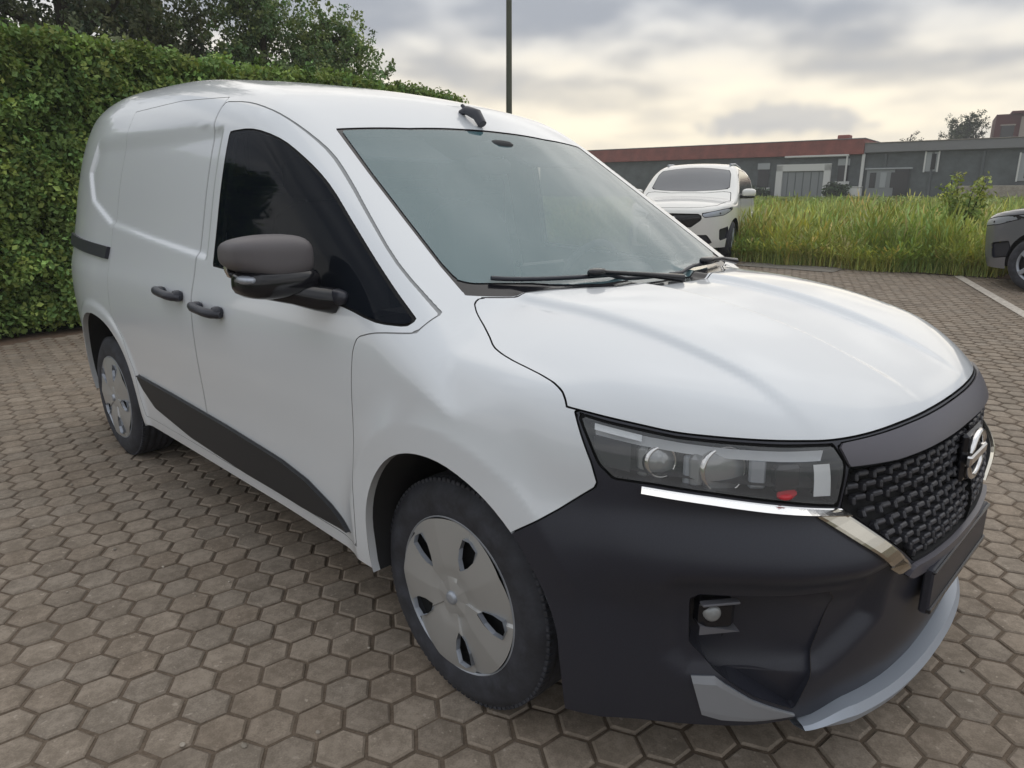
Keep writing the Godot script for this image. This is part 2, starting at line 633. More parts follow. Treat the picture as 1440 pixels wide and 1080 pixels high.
func body_f(p: Vector3) -> float:
	var az := absf(p.z)
	var s := lk(side_t, .1, 2.0, p.y)
	# flared wheel arches: the wing swells up to a ring that stands round the opening
	var rf := Vector2(p.x, p.y - .31).length()
	var rr := Vector2(p.x + 2.716, p.y - .31).length()
	var flare := 0.0
	if rf < .64:
		var u := clampf((.175 - poly_d(arch_f, Vector2(p.x, p.y))) / .100, 0.0, 1.0)
		flare = .019 * u * u
	elif rr < .7:
		flare = .010 * smoothstep(.075, .035, poly_d(arch_r, Vector2(p.x, p.y)))
	flare += .012 * smoothstep(.95, .3, rf) + .002 * smoothstep(1.0, .3, rr)
	s += flare
	if p.x < -2.6:
		s -= .17 * (p.x + 2.6) * (p.x + 2.6)
	# recessed blank panel in the upper rear side
	if p.y > 1.0 and p.y < 1.75 and p.x < -1.2:
		s -= .014 * minf(smoothstep(-.008, .022, -poly_d(blank_poly, Vector2(p.x, p.y))), smoothstep(-.02, .07, 1.598 - p.y))
	var side := az - s
	var hood := lk(hood_t, -1.0, 1.1, p.x)
	var zr := az / .7
	hood -= .026 * zr * zr + .082 * pow(az / .85, 6.0)
	# two long swells of the bonnet with a dip between them
	hood += .017 * smoothstep(.160, .195, az) * smoothstep(.58, .548, az) * smoothstep(.90, .55, p.x)
	# crest of the front wing
	hood += .016 * exp(-pow((az - .872) / .042, 2.0)) * smoothstep(.52, .30, p.x) * smoothstep(-.75, -.2, p.x)
	var ws := 1.06 - .635 * (p.x - .02) - .155 * az * az
	var rf2 := lk(roof_t, -3.8, .3, p.x) - .10 * az * az
	var cab := -smax(-ws, -rf2, .05)
	var t := smax(hood, cab, .02)
	var kt := lerpf(.13, .10, clampf((p.x + .2) / .4, 0, 1))
	var f := side
	if p.x > -.4:
		var nose := p.x - lk(nose_t, 0., 1., az - flare * .8) - lk(nosey_t, .1, 1.1, p.y)
		if p.x > .3 and p.y < .73 and p.y > .45:
			# lit shoulder of the bumper under the lamp
			nose -= .036 * smoothstep(.47, .575, p.y) * smoothstep(.72, .60, p.y) * smoothstep(.30, .50, .9 * atan2(az, p.x)) * smoothstep(.25, .5, p.x)
		if p.x > .35 and p.y < .64:
			# sunken bumper corner: crisp along its upper edge, fading out below
			var q := Vector2(.9 * atan2(az, p.x), p.y)
			var d1 := -poly_d(pocket_poly, q)
			if d1 > 0:
				nose += .034 * minf(smoothstep(0, .016, minf(d1, .6 - p.y)), smoothstep(0, .06, d1))
		f = smax(side, nose, .05)
	else:
		f = smax(side, -p.x - 3.56 + .10 * smoothstep(.9, 1.85, p.y) + .06 * az * az, .22)
	return smax(f, p.y - t, kt)

func poly_d(q: PackedVector2Array, p: Vector2) -> float:
	# signed distance to a polygon, negative inside
	var n := q.size()
	var best := 1e9
	var odd := false
	var j := n - 1
	for i in n:
		var a := q[i]
		var b := q[j]
		var e := b - a
		var w := p - a
		var d := (w - e * clampf(w.dot(e) / e.length_squared(), 0.0, 1.0)).length_squared()
		if d < best:
			best = d
		if (a.y > p.y) != (b.y > p.y) and p.x < (b.x - a.x) * (p.y - a.y) / (b.y - a.y) + a.x:
			odd = not odd
		j = i
	return -sqrt(best) if odd else sqrt(best)

func body_n(p: Vector3) -> Vector3:
	var e := .008
	return Vector3(body_f(p + Vector3(e, 0, 0)) - body_f(p - Vector3(e, 0, 0)), body_f(p + Vector3(0, e, 0)) - body_f(p - Vector3(0, e, 0)), body_f(p + Vector3(0, 0, e)) - body_f(p - Vector3(0, 0, e))).normalized()
# ---------------------------------------------------------------- the van
func shell(fn: Callable, x0: float, x1: float, oy: float, nx: int, npsi: int, nrear: int, nphi: int, far: float) -> Soup:
	# right half of a closed body: rays from a spine, fanned round at nose and tail
	var cols := []
	for i in nrear:
		cols.append([x0, PI - (PI * .5) * i / nrear])
	for i in nx + 1:
		cols.append([lerpf(x0, x1, float(i) / nx), PI * .5])
	for i in range(1, npsi + 1):
		cols.append([x1, PI * .5 * (1.0 - float(i) / npsi)])
	var grid := []
	for c in cols:
		var o := Vector3(c[0], oy, 0)
		var ps := PackedVector3Array()
		var ns := PackedVector3Array()
		for j in nphi + 1:
			var ph := lerpf(deg_to_rad(-52), PI * .5, float(j) / nphi)
			var d := Vector3(cos(ph) * cos(c[1]), sin(ph), cos(ph) * sin(c[1]))
			if absf(d.z) < 1e-6: d.z = 0.0
			var p := o + d * ray(fn, o, d, far)
			ps.append(p)
			var e := .008
			ns.append(Vector3(fn.call(p + Vector3(e, 0, 0)) - fn.call(p - Vector3(e, 0, 0)), fn.call(p + Vector3(0, e, 0)) - fn.call(p - Vector3(0, e, 0)), (fn.call(p + Vector3(0, 0, e)) - fn.call(p - Vector3(0, 0, e))) if p.z > .002 else 0.0).normalized())
		grid.append([ps, ns])
	var s := Soup.new()
	for i in grid.size() - 1:
		var a = grid[i]
		var b = grid[i + 1]
		for j in nphi:
			s.t(a[0][j], b[0][j], b[0][j + 1], a[1][j], b[1][j], b[1][j + 1])
			s.t(a[0][j], b[0][j + 1], a[0][j + 1], a[1][j], b[1][j + 1], a[1][j + 1])
	return s

func ray(fn: Callable, o: Vector3, d: Vector3, far: float) -> float:
	var a := 0.0
	var b := far
	var fa: float = fn.call(o)
	var fb: float = fn.call(o + d * far)
	var last := 0
	for k in 26:
		var c := (a + b) * .5 if k < 3 else (fb * a - fa * b) / (fb - fa)
		var fc: float = fn.call(o + d * c)
		if absf(fc) < 3e-5:
			return c
		if fc < 0:
			a = c
			fa = fc
			if last == -1: fb *= .5
			last = -1
		else:
			b = c
			fb = fc
			if last == 1: fa *= .5
			last = 1
	return (a + b) * .5

func fc(p: Vector3) -> Vector2:
	return Vector2(.9 * atan2(absf(p.z), p.x), p.y)

func on_front(s: float, y: float, off := 0.0) -> Vector3:
	# point on the nose at girth s from the middle, off metres outside the skin
	var d := Vector3(cos(s / .9), 0, sin(s / .9))
	var o := Vector3(0, y, 0)
	var p := o + d * ray(body_f, o, d, 1.6)
	return p + body_n(p) * off

func on_side(x: float, y: float, off := 0.0) -> Vector3:
	var o := Vector3(x, y, 0)
	var p := o + Vector3(0, 0, ray(body_f, o, Vector3(0, 0, 1), 1.6))
	return p + body_n(p) * off

func on_top(x: float, z: float, off := 0.0) -> Vector3:
	var o := Vector3(x, .7, z)
	var p := o + Vector3(0, ray(body_f, o, Vector3.UP, 1.8), 0)
	return p + body_n(p) * off

func both(s: Soup) -> Soup:
	return Soup.new().add(s).add(s.mirrored())

func ribbon(a: Array, b: Array, nrm: Callable) -> Soup:
	var o := Soup.new()
	for i in a.size() - 1:
		var n0: Vector3 = nrm.call(i)
		var n1: Vector3 = nrm.call(i + 1)
		o.t(a[i], a[i + 1], b[i + 1], n0, n1, n1)
		o.t(a[i], b[i + 1], b[i], n0, n1, n0)
	return o

func build_van() -> void:
	var van := base("delivery_van", "white compact delivery van with black bumper parked in the middle of the paved yard", "van")
	var BIG := Vector3(9, 9, 9)
	var r := shell(body_f, -3.2, 0.0, .75, 190, 140, 36, 200, 2.4)
	# lower edge
	r = split(r, func(p: Vector3): return (.185 if p.x > .05 else (.295 if p.x > -2.7 else .26)) - p.y, -BIG, BIG)[0]
	# wheel openings
	for a in [arch_f, arch_r]:
		r = split(r, func(p): return poly_d(a, Vector2(p.x, p.y)), Vector3(-3.3, 0, .4), Vector3(.6, .85, 2))[1]
	# windscreen opening, in plan
	var ws := pl([-.80, -.3, -.80, .1, -.808, .35, -.845, .62, -.63, .65, -.42, .675, -.24, .695, -.135, .70, -.115, .66, -.035, .48, .07, .30, .085, .1, .088, -.3])
	var wg := pl([-.787, -.4, -.787, .1, -.797, .35, -.833, .607, -.625, .639, -.42, .664, -.25, .684, -.185, .684, -.160, .655, -.095, .48, .015, .30, .03, .1, .033, -.4])
	var g_ws := func(p): return poly_d(ws, Vector2(p.x, p.z))
	var c := carve(r, g_ws, Vector3(-1, .95, -.1), Vector3(.2, 1.75, .8), .004)
	r = c[1]
	var g := split(c[0], func(p): return poly_d(wg, Vector2(p.x, p.z)), Vector3(-1, .9, -.1), Vector3(.2, 1.75, .8))
	var shield := put(van, "windscreen", both(g[0]).mesh(), "windscreen")
	put(shield, "black_border", thicken(both(g[1].add(c[2])), -.003).mesh(), "gloss_black")
	# bonnet
	var edge_t := lut([[-.1, .863], [.3, .862], [.53, .858], [.64, .863], [.77, .87], [.84, .875], [.91, .885], [.98, .895], [1.04, .904], [1.12, .915]], -.1, 1.2)
	var hood := curved(pl([1.2, -.3, .092, -.3, .09, .1, .076, .30, -.03, .485, -.112, .668, -.10, .70, -.03, .735, .03, .77, .08, .80, .16, .822, .25, .832, .33, .842, .37, .86, 1.2, .95]))
	var g_hood := func(p): return maxf(poly_d(hood, Vector2(p.x, p.z)), lk(edge_t, -.1, 1.2, fc(p).x) - p.y)
	c = carve(r, g_hood, Vector3(-.2, .8, -.1), Vector3(1.1, 1.2, 1), .004)
	r = c[1]
	var bonnet := put(van, "bonnet", both(c[0]).mesh(), "white_paint")
	put(bonnet, "bonnet_gap", both(thicken(c[2], -.014)).mesh(), "gap")
	# side windows of the cab
	var win := curved(pl([-1.265, 1.555, -1.10, 1.553, -.93, 1.515, -.79, 1.452, -.65, 1.372, -.49, 1.262, -.35, 1.165, -.23, 1.085, -.145, 1.032, -.155, 1.02, -.25, 1.022, -.41, 1.046, -.80, 1.075, -1.265, 1.098]))
	var g_win := func(p): return poly_d(win, Vector2(p.x, p.y))
	c = carve(r, g_win, Vector3(-1.5, 1, .5), Vector3(0, 1.7, 1.1), .006)
	r = c[1]
	var side_glass: Soup = c[0]
	var side_seal: Soup = c[2]
	# inner lining of the cab, 35 mm inside the skin
	var lining: Soup = split(r, func(p: Vector3): return maxf(absf(p.x + .70) - .74, .62 - p.y), -BIG, BIG)[0]
	put(van, "cab_lining", both(thicken(inset(lining, .022), -.014)).mesh(), "cabin_lining")
	# nose: lamps, grille, chrome
	var nose_lo := Vector3(.05, .05, -.1)
	var nose_hi := Vector3(1.2, 1.0, 1.0)
	var lamp := pl([1.035, .897, .98, .886, .91, .876, .84, .866, .77, .861, .64, .854, .535, .85, .515, .815, .525, .725, .64, .742, .77, .757, .88, .768, .955, .772, .985, .80, 1.01, .85])
	c = carve(r, func(p): return poly_d(lamp, fc(p)), nose_lo, nose_hi, .006)
	r = c[1]
	var lamp_skin: Soup = c[0]
	var nose_gap: Soup = c[2]
	for k in [0, 1]:
		put(van, "chrome_strip", flip(strap([[.518, .719], [.64, .735], [.77, .750], [.90, .762]], [[.505, .702], [.64, .720], [.77, .737], [.90, .751]], .012, 24, .007), k).mesh(), "chrome")
	var band := pl([-.2, .857, .30, .856, .528, .851, .508, .805, .38, .80, .24, .802, -.2, .806])
	c = carve(r, func(p): return poly_d(band, fc(p)), nose_lo, nose_hi, .003)
	r = c[1]
	nose_gap.add(c[2])
	var grille_band: Soup = c[0]
	var mesh_poly := pl([-.2, .803, .24, .799, .38, .797, .506, .802, .518, .72, .30, .553, -.2, .553])
	c = carve(r, func(p): return poly_d(mesh_poly, fc(p)), nose_lo, nose_hi, .003)
	r = c[1]
	nose_gap.add(c[2])
	var grille := put(van, "grille", both(thicken(c[0], -.035)).mesh(), "gap")
	put(grille, "upper_band", both(thicken(grille_band, .006)).mesh(), "band_plastic")
	build_grille(grille, mesh_poly)
	build_badge(grille)
	# lower grille bar over the number plate
	var bar := pl([-.2, .549, .30, .549, .33, .53, .30, .512, -.2, .512])
	c = carve(r, func(p): return poly_d(bar, fc(p)), nose_lo, nose_hi, .002)
	r = c[1]
	put(grille, "lower_bar", both(thicken(c[0], .012)).mesh(), "band_plastic")
	nose_gap.add(c[2])
	# lamp pocket of the bumper, deep at its outer end and running out inwards
	c = carve(r, func(p): return poly_d(lamp_poly, fc(p)), nose_lo, nose_hi, .001)
	r = c[1]
	var pocket: Soup = c[0]
	var depths := PackedFloat32Array()
	for p in pocket.v: depths.append(-.062 * smoothstep(.49, .66, fc(p).x))
	# bumper
	var bump := pl([1.32, .05, 1.32, .60, 1.165, .612, 1.06, .69, .985, .752, 1.0, .80, 1.022, .85, 1.043, .90, 1.0, .91, -.2, .91, -.2, .05])
	c = carve(r, func(p): return poly_d(bump, fc(p)), nose_lo, Vector3(1.2, .93, 1.0), .004)
	r = c[1]
	nose_gap.add(c[2])
	var bumper := put(van, "front_bumper", both(c[0]).mesh(), "black_plastic")
	put(bumper, "panel_gap", both(thicken(nose_gap, -.010)).mesh(), "gap")
	for s in [0, 1]:
		put(bumper, "lamp_pocket", flip(thicken(pocket, 0.0, false, depths), s).mesh(), "black_plastic")
		put(bumper, "corner_blade", flip(strap([[.782, .326], [.735, .328], [.655, .268], [.548, .208]], [[.752, .222], [.710, .208], [.640, .203], [.548, .202]], .006, 18), s).mesh(), "satin_silver")
	build_lip(bumper)
	build_plate(bumper)
	# the V of the grille surround again, proud of the bumper
	var vee_s := strap([[.530, .722], [.42, .635], [.318, .552]], [[.572, .707], [.462, .628], [.366, .550]], .010, 14)
	for s in [0, 1]:
		put(grille, "vee_blade", (vee_s.mirrored() if s else vee_s).mesh(), "warm_chrome")
	build_headlamps(van, lamp_skin)
	build_fog_lamps(van)
	# sill cladding
	var clad := pl([-2.17, .545, -1.76, .532, -1.24, .512, -.82, .487, -.66, .466, -.52, .425, -.40, .368, -.71, .352, -1.11, .352, -1.61, .372, -1.98, .42, -2.10, .485])
	c = carve(r, func(p): return poly_d(clad, Vector2(p.x, p.y)), Vector3(-2.4, .2, .5), Vector3(-.2, .7, 1.2), .004)
	r = c[1]
	var clad_skin: Soup = c[0]
	var body_gap: Soup = c[2]
	# front door and sliding door
	var door := curved(pl([-1.415, 1.672, -1.24, 1.655, -1.06, 1.615, -.92, 1.562, -.77, 1.482, -.62, 1.383, -.48, 1.285, -.30, 1.16, -.115, 1.045, -.12, 1.005, -.24, .995, -.315, .975, -.333, .93, -.345, .72, -.355, .50, -.372, .34, -1.415, .34]))
	c = carve(r, func(p): return poly_d(door, Vector2(p.x, p.y)), Vector3(-1.5, .2, .4), Vector3(0, 1.8, 1.2), .0035)
	r = c[1]
	var door_skin: Soup = c[0]
	body_gap.add(c[2])
	var slide := pl([-1.422, 1.69, -1.84, 1.712, -2.36, 1.708, -2.38, 1.40, -2.385, .80, -2.27, .70, -2.19, .55, -2.16, .34, -1.422, .34])
	c = carve(r, func(p): return poly_d(slide, Vector2(p.x, p.y)), Vector3(-2.6, .2, .4), Vector3(-1.3, 1.8, 1.2), .0022)
	r = c[1]
	var slide_skin: Soup = c[0]
	body_gap.add(c[2])
	var body := put(van, "body_shell", both(r).mesh(), "white_paint")
	put(body, "panel_gap", both(thicken(body_gap, -.003)).mesh(), "seam")
	for s in [0, 1]:
		var d := put(van, "front_door", (door_skin.mirrored() if s else door_skin).mesh(), "white_paint")
		put(d, "window", (side_glass.mirrored() if s else side_glass).mesh(), "side_glass")
		put(d, "window_seal", thicken(side_seal.mirrored() if s else side_seal, -.006).mesh(), "gap")
		put(d, "door_handle", flip(handle(-1.245, .945), s).mesh(), "black_plastic")
		var e := put(van, "sliding_door", (slide_skin.mirrored() if s else slide_skin).mesh(), "white_paint")
		put(e, "door_handle", flip(handle(-1.60, .968), s).mesh(), "black_plastic")
		put(van, "sill_cladding", thicken(clad_skin.mirrored() if s else clad_skin, .014).mesh(), "clad_plastic")
		# track of the sliding door
		var tr := Soup.new()
		var q := pl([-3.25, 1.142, -2.39, 1.108, -2.405, 1.052, -3.25, 1.086])
		tr.add(split(r, func(p): return poly_d(q, Vector2(p.x, p.y)), Vector3(-3.4, .9, .3), Vector3(-2.2, 1.3, 1.2))[0])
		put(van, "door_track", thicken(tr.mirrored() if s else tr, .016, true).mesh(), "black_plastic")
		for a in [arch_f, arch_r]:
			var front: bool = a == arch_f
			var lip := []
			var mid := []
			var deep := []
			for i in a.size() - 2:
				var y: float = maxf(a[i].y, .19 if a[i].x > 0 else .28)
				var p := on_side(a[i].x, y, 0)
				lip.append(p)
				mid.append(p + Vector3(0, 0, -.024))
				deep.append(Vector3(a[i].x, y, .48))
			var cx := .03 if front else -2.67
			var nf := func(i): return (Vector3(cx, .3, 0) - Vector3(lip[i].x, lip[i].y, 0)).normalized()
			put(van, "arch_edge", flip(ribbon(lip, mid, nf), s).mesh(), "white_paint" if not front else "white_paint")
			put(van, "wheel_well", flip(ribbon(mid, deep, nf), s).mesh(), "dark_lining")
		build_mirror(van, s)
	build_wheels(van)
	build_cabin(van)
	build_wipers(van)
	# aerial on the roof edge
	var ap := on_top(-.86, 0, 0)
	var ant := tube([ap + Vector3(.05, -.012, 0), ap + Vector3(.02, .026, 0), ap + Vector3(-.035, .045, 0), ap + Vector3(-.075, .040, 0)], [.018, .021, .017, .010], 10)
	ant.add(tube([ap + Vector3(-.03, .042, 0), ap + Vector3(-.065, .066, 0)], [.009, .007], 8))
	put(van, "aerial", ant.mesh(), "black_plastic")
	# underside and engine bay, closed and dark
	var un := box(Vector3(-1.35, .34, 0), Vector3(4.0, .18, 1.25), .02)
	un.add(box(Vector3(.10, .52, 0), Vector3(1.0, .46, .94), .03))
	un.add(box(Vector3(-2.72, .55, 0), Vector3(1.2, .5, .9), .03))
	un.add(box(Vector3(-1.3, .40, 0), Vector3(1.8, .2, 1.66), .02))
	put(van, "underbody", un.mesh(), "dark_lining")

func inset(s: Soup, d: float) -> Soup:
	var o := Soup.new()
	o.n = s.n.duplicate()
	for i in s.v.size():
		o.v.append(s.v[i] - s.n[i] * d)
	return o

func flip(s: Soup, side: int) -> Soup:
	return s.mirrored() if side else s

func along(q: Array, t: float) -> Vector2:
	var f := t * (q.size() - 1)
	var i := mini(int(f), q.size() - 2)
	return Vector2(q[i][0], q[i][1]).lerp(Vector2(q[i + 1][0], q[i + 1][1]), f - i)

func strap(top: Array, low: Array, h: float, n: int, tilt := 0.0) -> Soup:
	# a raised strip that follows the nose between two lines given in front coordinates
	var o := Soup.new()
	var rows := []
	for i in n + 1:
		var a := along(top, float(i) / n)
		var b := along(low, float(i) / n)
		var row := []
		for w in [[a, -.02], [a, h * .8 - tilt], [a.lerp(b, .15), h - tilt], [a.lerp(b, .85), h + tilt], [b, h * .8 + tilt], [b, -.02]]:
			row.append(on_front(w[0].x, w[0].y, w[1]))
		rows.append(row)
	for i in n:
		for k in 5:
			var a: Vector3 = rows[i][k]
			var b: Vector3 = rows[i + 1][k]
			var c: Vector3 = rows[i + 1][k + 1]
			var d: Vector3 = rows[i][k + 1]
			var m := (c - a).cross(d - b).normalized()
			var out: Vector3 = (a + b + c + d) * .25 - (rows[i][0] + rows[i][5] + rows[i + 1][0] + rows[i + 1][5]) * .25
			if m.dot(out) < 0: m = -m
			o.t(a, b, c, m, m, m)
			o.t(a, c, d, m, m, m)
	for e in [0, n]:
		var m: Vector3 = (rows[e][2] - rows[1 if e == 0 else n - 1][2]).normalized()
		for k in range(1, 5):
			o.t(rows[e][0], rows[e][k], rows[e][k + 1], m, m, m)
	return o

func handle(x: float, y: float) -> Soup:
	# pull handle: a bar on two feet
	var o := Soup.new()
	var pts := []
	var rad := []
	for k in 9:
		var t := k / 8.0 - .5
		pts.append(on_side(x + t * .22, y - t * .012, .012 + .032 * (1.0 - pow(absf(t) * 2.0, 4.0))))
		rad.append(.0165 if absf(t) < .45 else .012)
	o.add(tube(pts, rad, 10))
	o.add(blob(on_side(x + .085, y, .014), Vector3(.026, .022, .02), 2.6, 12, 8))
	o.add(blob(on_side(x - .085, y, .014), Vector3(.026, .022, .02), 2.6, 12, 8))
	return o

func build_grille(grille: Node3D, q: PackedVector2Array) -> void:
	# rows of little hooded slots in front of the dark opening
	var o := Soup.new()
	var row := 0
	var y := .572
	while y < .795:
		var s := -.52 + (.0235 if row % 2 else 0.0)
		while s < .53:
			var e := Vector2(absf(s), y)
			if poly_d(q, e) < -.012:
				var p := on_front(absf(s), y, -.016)
				var n := body_n(p)
				if s < 0:
					p.z = -p.z
					n.z = -n.z
				n = (n + Vector3(0, .12, 0)).normalized()
				var t := Vector3.UP.cross(n).normalized()
				var u := n.cross(t)
				o.add(box(p + t * .004, Vector3(.030, .011, .020), .003, Basis(t, u, n)))
				o.add(box(p - t * .013 - u * .007, Vector3(.009, .017, .018), .003, Basis(t, u, n)))
			s += .047
		y += .0265
		row += 1
	var m := put(grille, "grille_slots", o.mesh(), "slot_plastic")
	tag(m, "", "", "", "stuff")

func build_badge(grille: Node3D) -> void:
	# round badge: two chrome arcs with a bar across
	var c := on_front(0, .728, .012)
	var o := Soup.new()
	for half in 2:
		var pts := []
		var rad := []
		for k in 13:
			var a := lerpf(.30, PI - .30, k / 12.0) + PI * half
			pts.append(c + Vector3(.004, sin(a) * .056, cos(a) * .063))
			rad.append(.0085 if k > 0 and k < 12 else .005)
		o.add(tube(pts, rad, 8))
	o.add(box(c + Vector3(.006, 0, 0), Vector3(.014, .025, .155), .004))
	var b := put(grille, "badge", o.mesh(), "chrome")
	put(b, "badge_mount", box(c + Vector3(-.012, 0, 0), Vector3(.02, .125, .14), .008).mesh(), "gloss_black")

func build_lip(bumper: Node3D) -> void:
	# silver skid lip under the bumper
	var o := Soup.new()
	var rings := []
	var n := 110
	for i in n + 1:
		var s := lerpf(-.530, .530, float(i) / n)
		var a := absf(s)
		var k := clampf((.530 - a) / .12, 0.0, 1.0)
		var d := Vector3(cos(a / .9), 0, sin(a / .9) * signf(s))
		var p := on_front(a, .235, 0)
		if s < 0: p.z = -p.z
		p.y = 0
		p += d * lerpf(.012, .034, k)
		var tall := lerpf(.010, .046, smoothstep(0, 1, k))
		var y0 := .168
		rings.append([p + Vector3(0, y0 + tall, 0) - d * .05, p + Vector3(0, y0 + tall, 0) - d * .006, p + Vector3(0, y0 + tall * .55, 0) + d * .004, p + Vector3(0, y0, 0) - d * .006, p + Vector3(0, y0 - .014, 0) - d * .04, p + Vector3(0, y0 - .014, 0) - d * .12])
	for i in n:
		for j in 5:
			var a: Vector3 = rings[i][j]
			var b: Vector3 = rings[i + 1][j]
			var c: Vector3 = rings[i + 1][j + 1]
			var e: Vector3 = rings[i][j + 1]
			var m := (b - a).cross(e - a).normalized()
			if m.dot(a + Vector3(0, -a.y, 0)) < 0 and j > 0 and j < 4: m = -m
			if j == 0 and m.y < 0: m = -m
			if j == 4 and m.y > 0: m = -m
			o.t(a, b, c, m, m, m)
			o.t(a, c, e, m, m, m)
	put(bumper, "skid_lip", o.mesh(), "lip_silver")

func build_plate(bumper: Node3D) -> void:
	var x := on_front(0, .46, 0).x + .006
	var h := put(bumper, "plate_holder", box(Vector3(x, .462, 0), Vector3(.022, .116, .524), .005).mesh(), "black_plastic")
	put(h, "holder_rim", box(Vector3(x + .010, .414, 0), Vector3(.012, .014, .524), .003).add(box(Vector3(x + .010, .512, 0), Vector3(.010, .008, .524), .003)).mesh(), "gloss_black")

func build_headlamps(van: Node3D, skin: Soup) -> void:
	for s in [0, 1]:
		var l := put(van, "headlight", flip(thicken(skin, -.075), s).mesh(), "lamp_housing")
		put(l, "lens", flip(skin, s).mesh(), "lens")
		# light guide along the top, its pale colour painting in reflected sky
		lamp_strip(l, "light_guide", s, .55, 1.0, [.843, .8445, .848, .855, .866, .880], .022, -.012, -.026, "lamp_pale")
		# bright running light at the outer end
		lamp_strip(l, "running_light", s, .905, 1.0, [.866, .882], .013, -.006, -.009, "lamp_white")
		# modules: an outer round lens, a broad middle bowl, a dark inner box
		for b in [[.868, .808, .030, 0], [.745, .798, .047, 1]]:
			var c := on_front(b[0], b[1], -.040)
			var n := body_n(on_front(b[0], b[1], 0))
			n = (n * .5 + Vector3(.72, .05, .16)).normalized()
			var t := Vector3.UP.cross(n).normalized()
			var bs := Basis(t, n.cross(t), n)
			var frame := box(Vector3(0, 0, -.016), Vector3(b[2] * 2.9, .072, .03), .010)
			put(l, "lamp_module", flip(frame.moved(Transform3D(bs, c)), s).mesh(), "lamp_grey")
			var prof := []
			for k in 8:
				var q := k / 7.0
				prof.append(Vector2(b[2] * sqrt(q), .006 + .011 * (1.0 - q) * (1.0 - b[3] * .3)))
			put(l, "lamp_bowl", flip(lathe(prof, 28).moved(Transform3D(bs, c)), s).mesh(), "lamp_glass")
			put(l, "bowl_ring", flip(lathe([Vector2(b[2], .008), Vector2(b[2] + .004, .010), Vector2(b[2] + .008, .004), Vector2(b[2] + .009, -.004)], 28).moved(Transform3D(bs, c)), s).mesh(), "chrome")
		for b in [[.806, .795, .035], [.680, .792, .038]]:
			var p := on_front(b[0], b[1], -.034)
			var n := body_n(on_front(b[0], b[1], 0))
			var t := Vector3.UP.cross(n).normalized()
			put(l, "divider", flip(box(p, Vector3(.034, .062, .012), .004, Basis(t, n.cross(t), n)), s).mesh(), "satin_silver")
		var ip := on_front(.622, .783, -.034)
		var inn := (body_n(on_front(.622, .783, 0)) + Vector3(.5, 0, 0)).normalized()
		var it := Vector3.UP.cross(inn).normalized()
		put(l, "inner_module", flip(box(ip, Vector3(.058, .060, .03), .008, Basis(it, inn.cross(it), inn)), s).mesh(), "gloss_black")
		# shelf under the modules and the dark outer cheek
		lamp_strip(l, "inner_shelf", s, .56, .95, [.762, .775, .790], -.014, -.018, -.060, "gap")
		lamp_strip(l, "outer_cheek", s, .925, 1.0, [.846, .858], .062, -.010, -.016, "gap")
		# upright light bar by the grille
		var up := []
		var up2 := []
		for k in 5:
			var y := lerpf(.744, .815, k / 4.0)
			up.append(on_front(.536 + .006 * k / 4.0, y, -.010))
			up2.append(on_front(.570 + .004 * k / 4.0, y, -.014))
		put(l, "upright_light", flip(ribbon(up, up2, func(_i): return Vector3(.85, .1, .5).normalized()), s).mesh(), "lamp_white")
		put(l, "red_glint", flip(blob(on_front(.625, .752, -.016), Vector3(.016, .007, .028), 3.0, 12, 8), s).mesh(), "red_glint_paint")  # added blob, stands in for a red reflection of the surroundings

func lamp_strip(l: Node3D, called: String, side: int, g0: float, g1: float, ys: Array, drop: float, off0: float, off1: float, m: String) -> void:
	# a band inside the lamp between girths g0 and g1, its upper edge through ys
	var top := []
	var low := []
	for k in 16:
		var t := k / 15.0
		var f := t * (ys.size() - 1)
		var i := mini(int(f), ys.size() - 2)
		var y := lerpf(ys[i], ys[i + 1], f - i)
		top.append(on_front(lerpf(g0, g1, t), y, off0))
		low.append(on_front(lerpf(g0, g1, t), y - drop, off1))
	put(l, called, flip(ribbon(top, low, func(_i): return Vector3(.5, .75, .5).normalized()), side).mesh(), m)

func build_fog_lamps(van: Node3D) -> void:
	for s in [0, 1]:
		var n := Vector3(.80, 0, .60)
		var t := Vector3.UP.cross(n).normalized()
		var bs := Basis(t, Vector3.UP, n)
		var c := on_front(.735, .470, .0) - n * .022
		var f := put(van, "fog_lamp", flip(box(c, Vector3(.082, .072, .05), .012, bs), s).mesh(), "gloss_black")
		put(f, "lamp_glass", flip(lathe([Vector2(.0, .010), Vector2(.012, .008), Vector2(.018, .003), Vector2(.021, -.006)], 20).moved(Transform3D(bs, c + n * .024 + Vector3(0, .008, 0) - t * .014)), s).mesh(), "lamp_grey")
		# wedge-shaped trim below the lamp and a thin lip above it
		var w := Soup.new()
		var a := c + n * .027 + Vector3(0, -.034, 0)
		face(w, [a - t * .042 + Vector3(0, .016, 0) - c, a + t * .05 - Vector3(0, .006, 0) - c, a - t * .042 - Vector3(0, .006, 0) - c])
		face(w, [a - t * .042 + Vector3(0, .016, 0) - c, a + t * .05 - Vector3(0, .006, 0) - c, a + t * .05 - Vector3(0, .006, 0) - c - n * .03, a - t * .042 + Vector3(0, .016, 0) - c - n * .03])
		w = w.moved(Transform3D(Basis(), c))
		put(f, "lamp_trim", flip(w, s).mesh(), "trim_grey")
		put(f, "lamp_lip", flip(box(c + n * .026 + Vector3(0, .034, 0), Vector3(.084, .006, .02), .002, bs), s).mesh(), "trim_grey")

